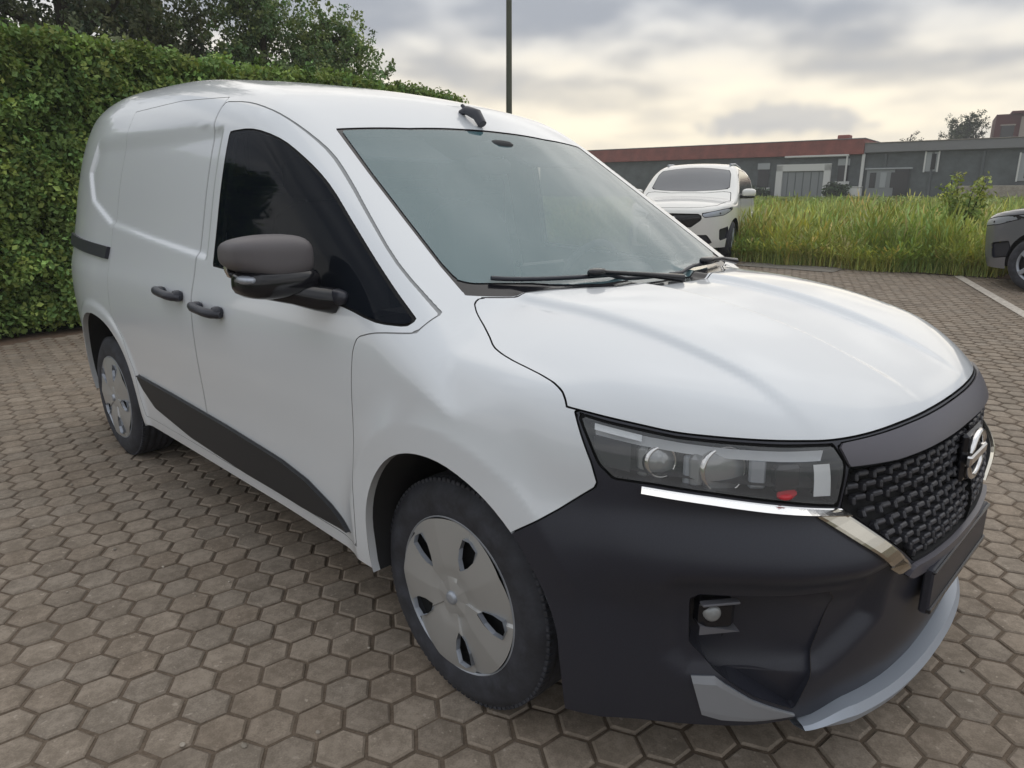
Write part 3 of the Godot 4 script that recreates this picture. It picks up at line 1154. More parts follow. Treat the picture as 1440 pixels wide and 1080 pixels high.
func build_mirror(van: Node3D, s: int) -> void:
	# housing with a lighter back, a gloss lower shell and the arm to the door
	var hs := blob(Vector3.ZERO, Vector3(.078, .060, .115), 3.4, 34, 22)
	for i in hs.v.size():
		# the outer end tapers upwards
		var t := smoothstep(.0, .115, hs.v[i].z)
		hs.v[i].y = lerpf(hs.v[i].y, .045 + (hs.v[i].y - .060) * .45, t * .55)
		hs.v[i].x -= .02 * t
	hs = hs.moved(Transform3D(Basis(), Vector3(-.54, 1.178, 1.045)))
	# the left one is folded back against its door
	var hinge := Vector3(-.47, 0, .93)
	var fold := Transform3D(Basis(Vector3.UP, -.95 if s else 0.0), hinge) * Transform3D(Basis(), -hinge)
	hs = hs.moved(fold)
	var m := put(van, "door_mirror", flip(hs, s).mesh(), "mirror_plastic")
	var low := blob(Vector3(-.540, 1.112, 1.026), Vector3(.080, .044, .116), 3.0, 28, 12)
	low.add(tube([Vector3(-.53, 1.092, 1.06), Vector3(-.50, 1.080, 1.00), Vector3(-.47, 1.065, .95), Vector3(-.455, 1.055, .90)], [.026, .030, .034, .038], 12))
	put(m, "lower_shell", flip(low.moved(fold), s).mesh(), "gloss_black")
	put(m, "mirror_glass", flip(blob(Vector3(-.620, 1.160, 1.045), Vector3(.006, .050, .090), 3.4, 20, 10).moved(fold), s).mesh(), "chrome")
	put(m, "turn_signal", flip(blob(Vector3(-.512, 1.126, 1.125), Vector3(.036, .012, .020), 2.6, 14, 8).moved(fold), s).mesh(), "satin_silver")
	# sail piece at the foot of the window
	put(m, "sail", flip(blob(Vector3(-.44, 1.068, .905), Vector3(.050, .022, .022), 2.6, 16, 8), s).mesh(), "black_plastic")

func tyre_soup() -> Soup:
	var prof := [Vector2(.200, -.03), Vector2(.212, -.006), Vector2(.222, -.001), Vector2(.236, .003), Vector2(.255, .005), Vector2(.275, .003), Vector2(.292, -.004), Vector2(.306, -.014), Vector2(.3155, -.026), Vector2(.319, -.036)]
	for g in 4:
		var z := -.052 - g * .034
		prof.append_array([Vector2(.3205, z + .004), Vector2(.313, z), Vector2(.313, z - .008), Vector2(.3205, z - .012)])
	prof.append_array([Vector2(.318, -.180), Vector2(.306, -.196), Vector2(.280, -.206), Vector2(.240, -.206), Vector2(.205, -.190)])
	var o := lathe(prof, 84)
	# shoulder tread blocks
	for k in 104:
		var a := TAU * k / 104.0
		var e := Vector3(cos(a), sin(a), 0)
		o.add(box(e * .3125 + Vector3(0, 0, -.030), Vector3(.012, .014, .026), .002, Basis(e, Vector3(-e.y, e.x, 0), Vector3(0, 0, 1))))
	return o

func hubcap_soup() -> Array:
	# five broad blades with a slot between each pair
	var holes := []
	for k in 5:
		var q := PackedVector2Array()
		var a := TAU * k / 5.0 + .01
		for w in [[.096, -.006], [.120, -.026], [.152, -.040], [.186, -.040], [.196, -.012], [.188, .012], [.154, .015], [.120, .010]]:
			q.append(Vector2(w[0], w[1]).rotated(a))
		holes.append(q)
	var s := Soup.new()
	var nr := 20
	var na := 180
	var f := func(i: int, j: int) -> Vector3:
		var rr := .018 + (.214 - .018) * i / nr
		var a := TAU * j / na
		var ph := fposmod(a - .01, TAU / 5.0) / (TAU / 5.0)
		# each blade is a plane that tilts: a low edge at one slot, a crisp step at its middle
		var saw := .5 - absf(ph - .5)
		var z := .010 - .016 * pow(rr / .214, 3.0) + .024 * saw * (rr / .2) + (.006 * (ph - .5) if rr > .05 else 0.0) - .012 * exp(-pow((rr - .06) / .02, 2.0)) * .4
		return Vector3(rr * cos(a), rr * sin(a), z)
	for i in nr:
		for j in na:
			var a: Vector3 = f.call(i, j)
			var b: Vector3 = f.call(i + 1, j)
			var c: Vector3 = f.call(i + 1, j + 1)
			var d: Vector3 = f.call(i, j + 1)
			s.flat(a, b, c)
			s.flat(a, c, d)
	for i in s.n.size():
		if s.n[i].z < 0: s.n[i] = -s.n[i]
	for q in holes:
		s = split(s, func(p): return poly_d(q, Vector2(p.x, p.y)), Vector3(-1, -1, -1), Vector3(1, 1, 1))[1]
	# soften: average normals where faces nearly agree
	var acc := {}
	for i in s.v.size():
		var key := Vector3i((s.v[i] * 20000.0).round())
		if not acc.has(key): acc[key] = []
		acc[key].append(s.n[i])
	for i in s.v.size():
		var m := Vector3.ZERO
		for w in acc[Vector3i((s.v[i] * 20000.0).round())]:
			if w.dot(s.n[i]) > .985: m += w
		s.n[i] = m.normalized()
	var rims := []
	for q in holes:
		var o := Soup.new()
		for k in q.size():
			var p: Vector2 = q[k]
			var w: Vector2 = q[(k + 1) % q.size()]
			var mid: Vector2 = (p + w) * .5
			var cen := Vector2.ZERO
			for e in q: cen += e / q.size()
			var n2: Vector2 = (cen - mid).normalized()
			var n3 := Vector3(n2.x, n2.y, .3).normalized()
			o.t(Vector3(p.x, p.y, .010), Vector3(w.x, w.y, .010), Vector3(w.x, w.y, -.004), n3, n3, n3)
			o.t(Vector3(p.x, p.y, .010), Vector3(w.x, w.y, -.004), Vector3(p.x, p.y, -.004), n3, n3, n3)
		rims.append(o)
	return [s, rims]

func build_wheels(van: Node3D) -> void:
	var ty := tyre_soup()
	var tm := ty.mesh()
	var hc := hubcap_soup()
	var hm: ArrayMesh = hc[0].mesh()
	var first: Node3D
	var spots := [[0.0, 0], [-2.716, 0], [0.0, 1], [-2.716, 1]]
	for w in spots:
		var at := Transform3D(Basis(), Vector3(w[0], .314, .875))
		if w[1]: at = Transform3D(Basis(Vector3.UP, PI), Vector3(w[0], .314, -.875))
		if first == null:
			first = Node3D.new()
			own(first, "wheel", van)
			put(first, "tyre", tm, "rubber")
			put(first, "hubcap", hm, "hubcap")
			for o in hc[1]:
				put(first, "slot_edge", o.mesh(), "satin_silver")
			put(first, "centre_badge", lathe([Vector2(0, .020), Vector2(.010, .0195), Vector2(.017, .017), Vector2(.020, .008), Vector2(.020, -.01)], 24).mesh(), "satin_silver")
			put(first, "rim", lathe([Vector2(.0, -.035), Vector2(.19, -.035), Vector2(.207, -.02), Vector2(.219, -.006), Vector2(.219, -.03)], 48, false).mesh(), "gap")
			put(first, "rim_edge", lathe([Vector2(.2125, -.008), Vector2(.2165, .001), Vector2(.221, -.004)], 64).mesh(), "satin_silver")
			first.transform = at
		else:
			var c := first.duplicate()
			own(c, "wheel", van)
			c.transform = at

func seat(x: float, z: float) -> Array:
	var cushion := blob(Vector3(x, .62, z), Vector3(.27, .10, .24), 4.0, 20, 10)
	var back := blob(Vector3.ZERO, Vector3(.075, .34, .235), 4.0, 20, 12).moved(Transform3D(Basis(Vector3(0, 0, 1), .20), Vector3(x - .30, .98, z)))
	var head := blob(Vector3.ZERO, Vector3(.05, .09, .13), 3.4, 16, 10).moved(Transform3D(Basis(Vector3(0, 0, 1), .15), Vector3(x - .40, 1.41, z)))
	var posts := tube([Vector3(x - .37, 1.27, z - .05), Vector3(x - .40, 1.38, z - .05)], [.007, .007], 6).add(tube([Vector3(x - .37, 1.27, z + .05), Vector3(x - .40, 1.38, z + .05)], [.007, .007], 6))
	return [cushion, back, head, posts]

func build_cabin(van: Node3D) -> void:
	var dash := Soup.new()
	var prof := [Vector2(-.02, .98), Vector2(-.20, 1.025), Vector2(-.42, 1.02), Vector2(-.50, .985), Vector2(-.52, .90), Vector2(-.46, .78), Vector2(-.48, .60)]
	for i in prof.size() - 1:
		var a: Vector2 = prof[i]
		var b: Vector2 = prof[i + 1]
		dash.quad(Vector3(a.x, a.y, -.78), Vector3(a.x, a.y, .78), Vector3(b.x, b.y, .78), Vector3(b.x, b.y, -.78))
	for i in dash.n.size():
		if dash.n[i].dot(Vector3(-.5, .8, 0)) < 0: dash.n[i] = -dash.n[i]
	var d := put(van, "dashboard", dash.mesh(), "dash")
	put(d, "screen", box(Vector3(-.49, 1.03, .0), Vector3(.02, .15, .24), .008).mesh(), "gloss_black")
	put(d, "binnacle", blob(Vector3(-.42, 1.03, -.38), Vector3(.09, .055, .17), 3.0, 16, 10).mesh(), "dash")
	# steering wheel on the left
	var pts := []
	for k in 33:
		var a := TAU * k / 32.0
		pts.append(Vector3(0, sin(a) * .185, cos(a) * .185))
	var rad := []
	for k in 33: rad.append(.015)
	var sw := tube(pts, rad, 8, false)
	sw.add(blob(Vector3.ZERO, Vector3(.03, .06, .075), 2.6, 14, 8))
	for a in [0.0, PI, -PI / 2]:
		sw.add(tube([Vector3.ZERO, Vector3(0, sin(a) * .18, cos(a) * .18)], [.016, .012], 6))
	sw = sw.moved(Transform3D(Basis(Vector3(0, 0, 1), -.42), Vector3(-.60, .985, -.38)))
	put(van, "steering_wheel", sw.mesh(), "seat_cloth")
	for z in [-.38, .40]:
		var q := seat(-.98, z)
		var e := put(van, "seat", q[0].mesh(), "seat_cloth")
		put(e, "backrest", q[1].mesh(), "seat_cloth")
		put(e, "headrest", q[2].mesh(), "seat_cloth")
		put(e, "headrest_post", q[3].mesh(), "chrome")
	# partition behind the seats, with a step in its middle
	var bk := box(Vector3(-1.45, .92, 0), Vector3(.03, 1.0, 1.50), .01)
	bk.add(box(Vector3(-1.45, 1.52, 0), Vector3(.03, .20, 1.30), .01))
	for y in [.8, 1.1, 1.36]:
		bk.add(box(Vector3(-1.43, y, 0), Vector3(.02, .03, 1.40), .006))
	put(van, "partition", bk.mesh(), "cabin_lining")
	put(van, "cab_floor", box(Vector3(-.95, .50, 0), Vector3(1.4, .04, 1.5), .01).mesh(), "dash")
	# inner mirror and sensor housing at the top of the windscreen
	put(van, "inner_mirror", blob(on_top(-.74, -.02, -.11), Vector3(.025, .035, .12), 3.0, 16, 8).add(blob(on_top(-.74, -.02, -.035), Vector3(.06, .03, .07), 3.0, 14, 8)).mesh(), "dash")
	for z in [-.38, .40]:
		put(van, "sun_visor", box(on_top(-.80, z, -.07), Vector3(.20, .015, .38), .006, Basis(Vector3(0, 0, 1), -.45)).mesh(), "cabin_lining")

func build_wipers(van: Node3D) -> void:
	for w in [[[-.13, .60], [-.045, .36], [.055, .12], [.030, -.02], .30], [[.028, -.06], [.020, -.25], [-.035, -.44], [-.10, -.60], -.30]]:
		var pts := []
		var rad := []
		for k in 13:
			var t := k / 12.0
			var p := Vector2(w[0][0], w[0][1]).cubic_interpolate(Vector2(w[3][0], w[3][1]), Vector2(w[0][0], w[0][1]) * 2 - Vector2(w[1][0], w[1][1]), Vector2(w[3][0], w[3][1]) * 2 - Vector2(w[2][0], w[2][1]), t)
			p.x += .05 * sin(PI * t) * (.5)
			pts.append(on_top(p.x - .015, p.y, .012))
			rad.append(.0065)
		var o := put(van, "wiper", tube(pts, rad, 6).mesh(), "black_plastic")
		var mid: Vector3 = pts[6] + Vector3(.012, .012, 0)
		put(o, "wiper_arm", tube([pts[6] + Vector3(0, .014, 0), pts[9] + Vector3(.03, .012, 0), pts[12] + Vector3(.07, -.004, 0)], [.006, .008, .013], 8).add(blob(mid, Vector3(.020, .013, .034), 3.0, 12, 8)).mesh(), "gloss_black")
# ---------------------------------------------------------------- ground
func sheet(x0: float, x1: float, z0: float, z1: float, nx: int, nz: int, lift: float) -> ArrayMesh:
	var o := Soup.new()
	for i in nx:
		for j in nz:
			var q := []
			for w in [[0, 0], [1, 0], [1, 1], [0, 1]]:
				var x := lerpf(x0, x1, float(i + w[0]) / nx)
				var z := lerpf(z0, z1, float(j + w[1]) / nz)
				q.append(Vector3(x, land(z) + lift, z))
			o.quad(q[0], q[3], q[2], q[1])
	for i in o.n.size():
		if o.n[i].y < 0: o.n[i] = -o.n[i]
	return o.mesh()

func build_ground() -> void:
	var g := put(self, "ground", sheet(-260, 260, 60, -400, 2, 120, -.06), "land")
	tag(g, "green and brown land around the yard", "", "", "structure")
	var s := put(self, "soil_strip", sheet(-8.9, -6.1, 4, -12, 1, 30, -.003), "soil")
	tag(s, "bare reddish soil along the foot of the hedge", "", "", "structure")
	var k := put(self, "verge", sheet(-9.0, -.6, -9.55, -10.4, 24, 3, .004), "soil")
	tag(k, "dark soil edge between the paving and the long grass", "", "", "structure")
	# pale concrete patch beside the parked car
	var c := put(self, "concrete_patch", sheet(-4.3, -2.75, -8.95, -9.5, 4, 3, .008), "concrete")
	tag(c, "pale concrete patch at the edge of the paving", "", "", "structure")
	# painted line between two parking bays
	var a := Vector2(.22, -6.35)
	var b := Vector2(-1.24, -9.5)
	var w := (b - a).normalized().orthogonal() * .055
	var o := Soup.new()
	for i in 12:
		var p := a.lerp(b, i / 12.0)
		var q := a.lerp(b, (i + 1) / 12.0)
		var v := []
		for e in [p - w, p + w, q + w, q - w]:
			v.append(Vector3(e.x, land(e.y) + .007, e.y))
		o.quad(v[0], v[1], v[2], v[3])
	for i in o.n.size(): o.n[i] = Vector3.UP
	var l := put(self, "bay_line", o.mesh(), "line_paint")
	tag(l, "pale painted line between two parking bays", "", "", "structure")

func paver_mesh(k: int) -> ArrayMesh:
	var g := RandomNumberGenerator.new()
	g.seed = 100 + k
	var top := []
	var rim := []
	var foot := []
	for i in 6:
		var a := TAU * (i + .5) / 6.0
		var r := .0664 + g.randf_range(-.0016, .0012)
		var d := Vector3(cos(a), 0, sin(a))
		top.append(d * (r - .0065) + Vector3(0, g.randf_range(-.0006, .0), 0))
		rim.append(d * r + Vector3(0, -.0042, 0))
		foot.append(d * r + Vector3(0, -.045, 0))
	var o := Soup.new()
	for i in range(1, 5):
		o.t(top[0], top[i], top[i + 1], Vector3.UP, Vector3.UP, Vector3.UP)
	for i in 6:
		var j := (i + 1) % 6
		var m: Vector3 = (top[i] + top[j]).normalized()
		var n1 := (m + Vector3.UP).normalized()
		o.t(top[i], top[j], rim[j], n1, n1, n1)
		o.t(top[i], rim[j], rim[i], n1, n1, n1)
		o.t(rim[i], rim[j], foot[j], m, m, m)
		o.t(rim[i], foot[j], foot[i], m, m, m)
	return o.mesh()

func build_paving() -> void:
	var pave := put(self, "pavement", sheet(-7.4, 7.0, 5, -12.0, 4, 60, -.0065), "joint_soil")
	tag(pave, "yard paved with small brown hexagonal concrete blocks", "", "", "structure")
	var kinds := []
	for k in 4: kinds.append(paver_mesh(k))
	var turn := deg_to_rad(6.5)
	var sp := .1243
	var u := Vector2.from_angle(turn + deg_to_rad(120)) * sp
	var v := Vector2.from_angle(turn + deg_to_rad(180)) * sp
	var off := Vector2(-.118, 1.088)
	var fw := Vector3(cos(CAM_PITCH) * cos(CAM_YAW), sin(CAM_PITCH), cos(CAM_PITCH) * sin(CAM_YAW))
	var rt := fw.cross(Vector3.UP).normalized()
	var up := rt.cross(fw)
	var near := []
	var patch := noise(91, .55, 3)
	var rest := []
	for i in range(-110, 90):
		for j in range(-110, 120):
			var p := off + u * i + v * j
			if p.x < -7.9 or p.x > 4.0 or p.y > 3.6 or p.y < (-9.55 if p.x < -.55 else -11.8):
				continue
			# a strip of bare soil is left along the hedge
			if (p - Vector2(-6.45, 3.4)).dot(Vector2(.9914, -.1297)) < .17:
				continue
			var y := land(p.y)
			var q := Vector3(p.x, y, p.y) - CAM_POS
			var d := q.dot(fw)
			if d < .25:
				continue
			var sx := q.dot(rt) / d * CAM_F
			var sy := q.dot(up) / d * CAM_F
			if absf(sx) > 1.9 or sy < -1.6:
				continue
			var seen := absf(sx) < 1.36 and sy > -1.03 and not (p.x > -3.2 and p.x < .86 and absf(p.y) < .80)
			var t := Transform3D(Basis(Vector3.UP, -turn + rng.randf_range(-.025, .025) + (rng.randi() % 6) * PI / 3), Vector3(p.x + rng.randf_range(-.0014, .0014), y + rng.randf_range(-.0022, .0012), p.y + rng.randf_range(-.0014, .0014)))
			t.basis = Basis(Vector3(rng.randf_range(-1, 1), 0, rng.randf_range(-1, 1)).normalized(), rng.randf_range(0, .018)) * t.basis
			var tone := int(clampf(rng.randfn(2.5, 1.5) + 2.4 * patch.get_noise_2d(p.x, p.y), 0, 5))
			if seen:
				near.append([d * d * d / (CAM_POS.y - y), t, tone])
			else:
				rest.append([0.0, t, tone])
	near.sort_custom(func(a, b): return a[0] < b[0])
	for k in near.size():
		if k < 300:
			put(pave, "paver", kinds[k % 4], "paver_%d" % near[k][2], near[k][1])
		else:
			rest.append(near[k])
	for kind in 4:
		var mine := []
		for k in rest.size():
			if k % 4 == kind: mine.append(rest[k])
		var mm := MultiMesh.new()
		mm.transform_format = MultiMesh.TRANSFORM_3D
		mm.use_colors = true
		mm.mesh = kinds[kind]
		mm.instance_count = mine.size()
		for k in mine.size():
			mm.set_instance_transform(k, mine[k][1])
			mm.set_instance_color(k, mats["paver_%d" % mine[k][2]].albedo_color.srgb_to_linear())
		var o := MultiMeshInstance3D.new()
		o.multimesh = mm
		o.material_override = mats["paver_all"]
		own(o, "pavers", pave)
		o.set_meta("kind", "stuff")

	# pale fallen petals and crumbs of mortar on the blocks
	var petals := []
	for k in 420:
		var p := Vector2(rng.randf_range(-5.5, 2.2), rng.randf_range(-6.0, 2.2))
		var s := rng.randf_range(.004, .010)
		petals.append([Transform3D(Basis(Vector3.UP, rng.randf() * TAU).scaled(Vector3(s, s * .4, s * rng.randf_range(.6, 1.0))), Vector3(p.x, land(p.y) + .002, p.y)), Color(.55, .50, .43) * rng.randf_range(.7, 1.2)])
	scatter(pave, "petals", blob(Vector3.ZERO, Vector3.ONE, 2.0, 7, 5).mesh(), petals, "paver_all")

# ---------------------------------------------------------------- buildings
func build_hall() -> void:
	var g := land(-55.0)
	var h := base("industrial_hall", "long low grey industrial hall with red and grey roof edges beyond the grass", "building", Transform3D(Basis(Vector3.UP, .1225), Vector3(-42, g - .05, -54)))
	var y := 1.25 - g + .05
	# walls (local z = towards the yard)
	put(h, "wall", box(Vector3(8.0, 1.55 + y, -9), Vector3(30.1, 3.3 + 2 * y, 18)).mesh(), "sheet_wall")
	put(h, "wall", box(Vector3(39.0, 1.55 + y, -9.15), Vector3(32.0, 3.3 + 2 * y, 18)).mesh(), "sheet_wall")
	# wall sheets: narrow joints every few metres
	for k in 9:
		put(h, "wall_post", box(Vector3(24.6 + k * 3.1, 1.5 + y, -.10), Vector3(.16, 3.3, .16), .02).mesh(), "sheet_wall_dark")
	var ro := put(h, "roof_edge", box(Vector3(8.0, 3.72 + y, -8.9), Vector3(30.2, 1.12, 18.5), .03).mesh(), "red_fascia")
	tag(ro, "faded red roof edge")
	put(ro, "roof_capping", box(Vector3(8.0, 4.30 + y, -8.9), Vector3(30.3, .06, 18.6), .02).mesh(), "grey_fascia")
	var r2 := put(h, "roof_edge", box(Vector3(39.1, 3.58 + y, -9.0), Vector3(32.0, .66, 18.4), .03).mesh(), "grey_fascia")
	tag(r2, "pale grey roof edge")
	put(r2, "roof_capping", box(Vector3(39.1, 3.94 + y, -9.0), Vector3(32.1, .07, 18.5), .02).mesh(), "concrete")
	put(h, "roof_vent", box(Vector3(21.1, 4.5 + y, -2), Vector3(.9, .5, .9), .05).mesh(), "red_fascia")
	put(h, "downpipe", box(Vector3(23.1, 1.6 + y, .10), Vector3(.22, 3.2, .16), .04).mesh(), "white_frame")
	# gate with a pale surround
	var gate := put(h, "gate", box(Vector3(18.8, .95 + y, .02), Vector3(3.25, 2.05, .08)).mesh(), "door_grey")
	for k in 5:
		put(gate, "gate_seam", box(Vector3(17.6 + k * .6, .95 + y, .07), Vector3(.05, 2.0, .03)).mesh(), "sheet_wall_dark")
	var fr := box(Vector3(16.92, 1.2 + y, .08), Vector3(.52, 2.6, .22), .02)
	fr.add(box(Vector3(20.62, 1.2 + y, .08), Vector3(.52, 2.6, .22), .02))
	fr.add(box(Vector3(18.77, 2.28 + y, .09), Vector3(4.22, .54, .20), .02))
	put(gate, "gate_surround", fr.mesh(), "white_frame")
	# canopy frame above the gate
	var cf := box(Vector3(19.7, 3.12 + y, .2), Vector3(4.8, .14, .4), .02)
	cf.add(box(Vector3(22.0, 2.0 + y, .34), Vector3(.12, 2.3, .12), .02))
	put(h, "canopy", cf.mesh(), "white_frame")
	for w in [[15.6, 1.75, .9, 1.5], [21.75, 2.05, .75, 1.25]]:
		var wi := put(h, "window", box(Vector3(w[0], w[1] + y - .25, .05), Vector3(w[2], w[3], .08)).mesh(), "window_dark")
		put(wi, "window_head", box(Vector3(w[0], w[1] + y + w[3] * .5 - .05, .08), Vector3(w[2] + .1, .5, .12), .02).mesh(), "window_pale")
		put(wi, "window_sill", box(Vector3(w[0], w[1] + y - w[3] * .5 - .35, .09), Vector3(w[2] + .3, .22, .2), .02).mesh(), "white_frame")
	# glazed doors, one leaf open
	var dr := put(h, "entrance", box(Vector3(24.7, .95 + y, -.05), Vector3(2.5, 2.1, .12)).mesh(), "door_grey")
	for k in 3:
		put(dr, "pane", box(Vector3(23.9 + k * .72, 1.25 + y, .02), Vector3(.42, 1.1, .06), .01).mesh(), "window_pale" if k == 1 else "window_dark")
	put(dr, "open_leaf", box(Vector3(25.85, 1.0 + y, .0), Vector3(.95, 2.1, .12)).mesh(), "window_dark")
	put(dr, "door_frame", box(Vector3(24.9, 2.08 + y, .02), Vector3(3.2, .12, .16), .02).mesh(), "window_pale")
	for w in [[27.65, 2.5, .85, 1.35], [33.3, 2.0, .8, 1.8], [37.5, 2.1, 1.6, 1.2]]:
		var wi := put(h, "window", box(Vector3(w[0], w[1] + y, -.10), Vector3(w[2], w[3], .10)).mesh(), "window_pale")
		put(wi, "pane", box(Vector3(w[0] + .12, w[1] + y, -.03), Vector3(w[2] * .34, w[3] * .8, .06)).mesh(), "window_dark")
		for e in [-.5, .5]:
			put(wi, "window_frame", box(Vector3(w[0] + w[2] * e, w[1] + y, -.02), Vector3(.10, w[3] + .1, .10)).mesh(), "white_frame")
	put(h, "plinth", box(Vector3(41.5, .30 + y, .06), Vector3(24, 1.0, .3), .04).mesh(), "plinth")
	# clipped dark bushes and a pale box along the foot of the hall
	for w in [[14.9, 2.6, .8, "low dark hedge at the foot of the hall left of its gate"], [21.2, 2.2, 1.0, "rounded dark bush at the foot of the hall right of its gate"], [12.2, 1.8, .7, "small dark bush at the foot of the hall behind the white car"]]:
		var at: Vector3 = h.transform * Vector3(w[0] + .6, y - .1, 1.6)
		var b := base("bush", w[3], "bush", Transform3D(Basis(Vector3.UP, .12), at))
		put(b, "stems", tube([Vector3(0, -.1, 0), Vector3(.1, .4, 0)], [.08, .04], 6).mesh(), "bark")
		leaves_blob(b, "foliage", Vector3(0, w[2] * .5, 0), Vector3(w[1] * .5, w[2] * .62, .6), 260, .34, Color(.030, .055, .020), 51)
	var at2: Vector3 = h.transform * Vector3(23.0, y + .25, 1.4)
	var bx := put(self, "utility_box", box(Vector3(0, .3, 0), Vector3(1.0, .95, .6), .06).add(box(Vector3(0, .80, 0), Vector3(1.06, .06, .66), .02)).mesh(), "white_frame", Transform3D(Basis(Vector3.UP, .12), at2 + Vector3(0, -.3, 0)))
	tag(bx, "small pale utility box at the foot of the hall between its two roof colours", "utility box")

func build_far_house() -> void:
	var g := land(-90.0)
	var h := base("house", "dark red house with a flat roof rising behind the hall at the right edge", "house", Transform3D(Basis(Vector3.UP, .25), Vector3(-13.9, g - .8, -92)))
	put(h, "wall", box(Vector3(0, 4.5, 0), Vector3(8.6, 9.0, 7)).mesh(), "house_red")
	put(h, "roof", box(Vector3(.4, 9.1, .2), Vector3(7.0, .3, 7.6), .05).mesh(), "house_red")
	put(h, "pillar", box(Vector3(-1.9, 4.4, 3.56), Vector3(.55, 8.6, .25)).mesh(), "house_wall")
	for k in 3:
		var w := put(h, "window", box(Vector3(-3.2 + k * 2.6 + (.6 if k else 0.0), 7.3, 3.53), Vector3(1.1, 1.2, .1)).mesh(), "window_dark" if k != 2 else "window_pale")
		put(w, "window_frame", box(Vector3(-3.2 + k * 2.6 + (.6 if k else 0.0), 7.95, 3.56), Vector3(1.3, .12, .16)).mesh(), "house_wall")
	tree("broad_tree", "round dark tree behind the hall beside the dark red house", Vector3(-20.2, g, -90), 9.0, 2.6, 900, Color(.040, .060, .028), 77, .60)
	tree("broad_tree", "small far tree top behind the grey roof edge of the hall", Vector3(-26.5, g, -92), 7.6, 1.6, 110, Color(.05, .065, .035), 78, .55)

# ---------------------------------------------------------------- plants
func leaf_clump(sd: int, count: int, size: float, radius: float) -> ArrayMesh:
	# a handful of folded leaves scattered in a small ball, unit scale
	var g := RandomNumberGenerator.new()
	g.seed = sd
	var o := Soup.new()
	for k in count:
		var c := Vector3(g.randfn(0, 1), g.randfn(0, 1), g.randfn(0, 1)).normalized() * radius * pow(g.randf(), .4)
		var n := (c.normalized() * .6 + Vector3(g.randf_range(-1, 1), g.randf_range(-.3, 1.1), g.randf_range(-1, 1))).normalized()
		var d := n.cross(Vector3(g.randf_range(-1, 1), g.randf_range(-1, 1), g.randf_range(-1, 1))).normalized()
		var w := n.cross(d)
		var l := size * g.randf_range(.7, 1.25)
		var b := l * .34
		var p0 := c - d * l * .5
		var p1 := c + d * l * .5 - n * l * .12
		var pm := c - n * l * .03
		var s1 := c - d * l * .06 + w * b + n * l * .07
		var s2 := c - d * l * .06 - w * b + n * l * .07
		o.flat(p0, s1, pm)
		o.flat(s1, p1, pm)
		o.flat(p0, pm, s2)
		o.flat(s2, pm, p1)
	for i in o.n.size():
		if o.n[i].dot(o.v[i]) < 0: o.n[i] = -o.n[i]
	return o.mesh()

var clumps := {}
func clump(sd: int, count: int, size: float, radius: float) -> ArrayMesh:
	var k := "%d %d %f %f" % [sd, count, size, radius]
	if not clumps.has(k): clumps[k] = leaf_clump(sd, count, size, radius)
	return clumps[k]

func scatter(parent: Node, called: String, mesh: Mesh, list: Array, m: String) -> MultiMeshInstance3D:
	var mm := MultiMesh.new()
	mm.transform_format = MultiMesh.TRANSFORM_3D
	mm.use_colors = true
	mm.mesh = mesh
	mm.instance_count = list.size()
	for k in list.size():
		mm.set_instance_transform(k, list[k][0])
		mm.set_instance_color(k, list[k][1])
	var o := MultiMeshInstance3D.new()
	o.multimesh = mm
	o.material_override = mats[m]
	own(o, called, parent)
	o.set_meta("kind", "stuff")
	return o

func tint(c: Color, g: RandomNumberGenerator, spread := .3) -> Color:
	var k := exp(g.randfn(0, spread))
	var w := g.randf_range(-.16, .22)
	return Color(c.r * k * (1.0 + w), c.g * k, c.b * k * (1.0 - w * .6))

func rand_basis(g: RandomNumberGenerator, s: float) -> Basis:
	return Basis(Vector3(g.randfn(0, 1), g.randfn(0, 1), g.randfn(0, 1)).normalized(), g.randf() * TAU).scaled(Vector3.ONE * s)

func leaves_blob(parent: Node, called: String, c: Vector3, r: Vector3, count: int, size: float, col: Color, sd: int) -> void:
	var g := RandomNumberGenerator.new()
	g.seed = sd
	var list := []
	for k in count:
		var d := Vector3(g.randfn(0, 1), g.randfn(0, 1), g.randfn(0, 1)).normalized() * pow(g.randf(), .45)
		list.append([Transform3D(rand_basis(g, size * g.randf_range(.7, 1.3)), c + d * r), tint(col, g)])
	scatter(parent, called, clump(5, 12, .42, .5), list, "leaf")

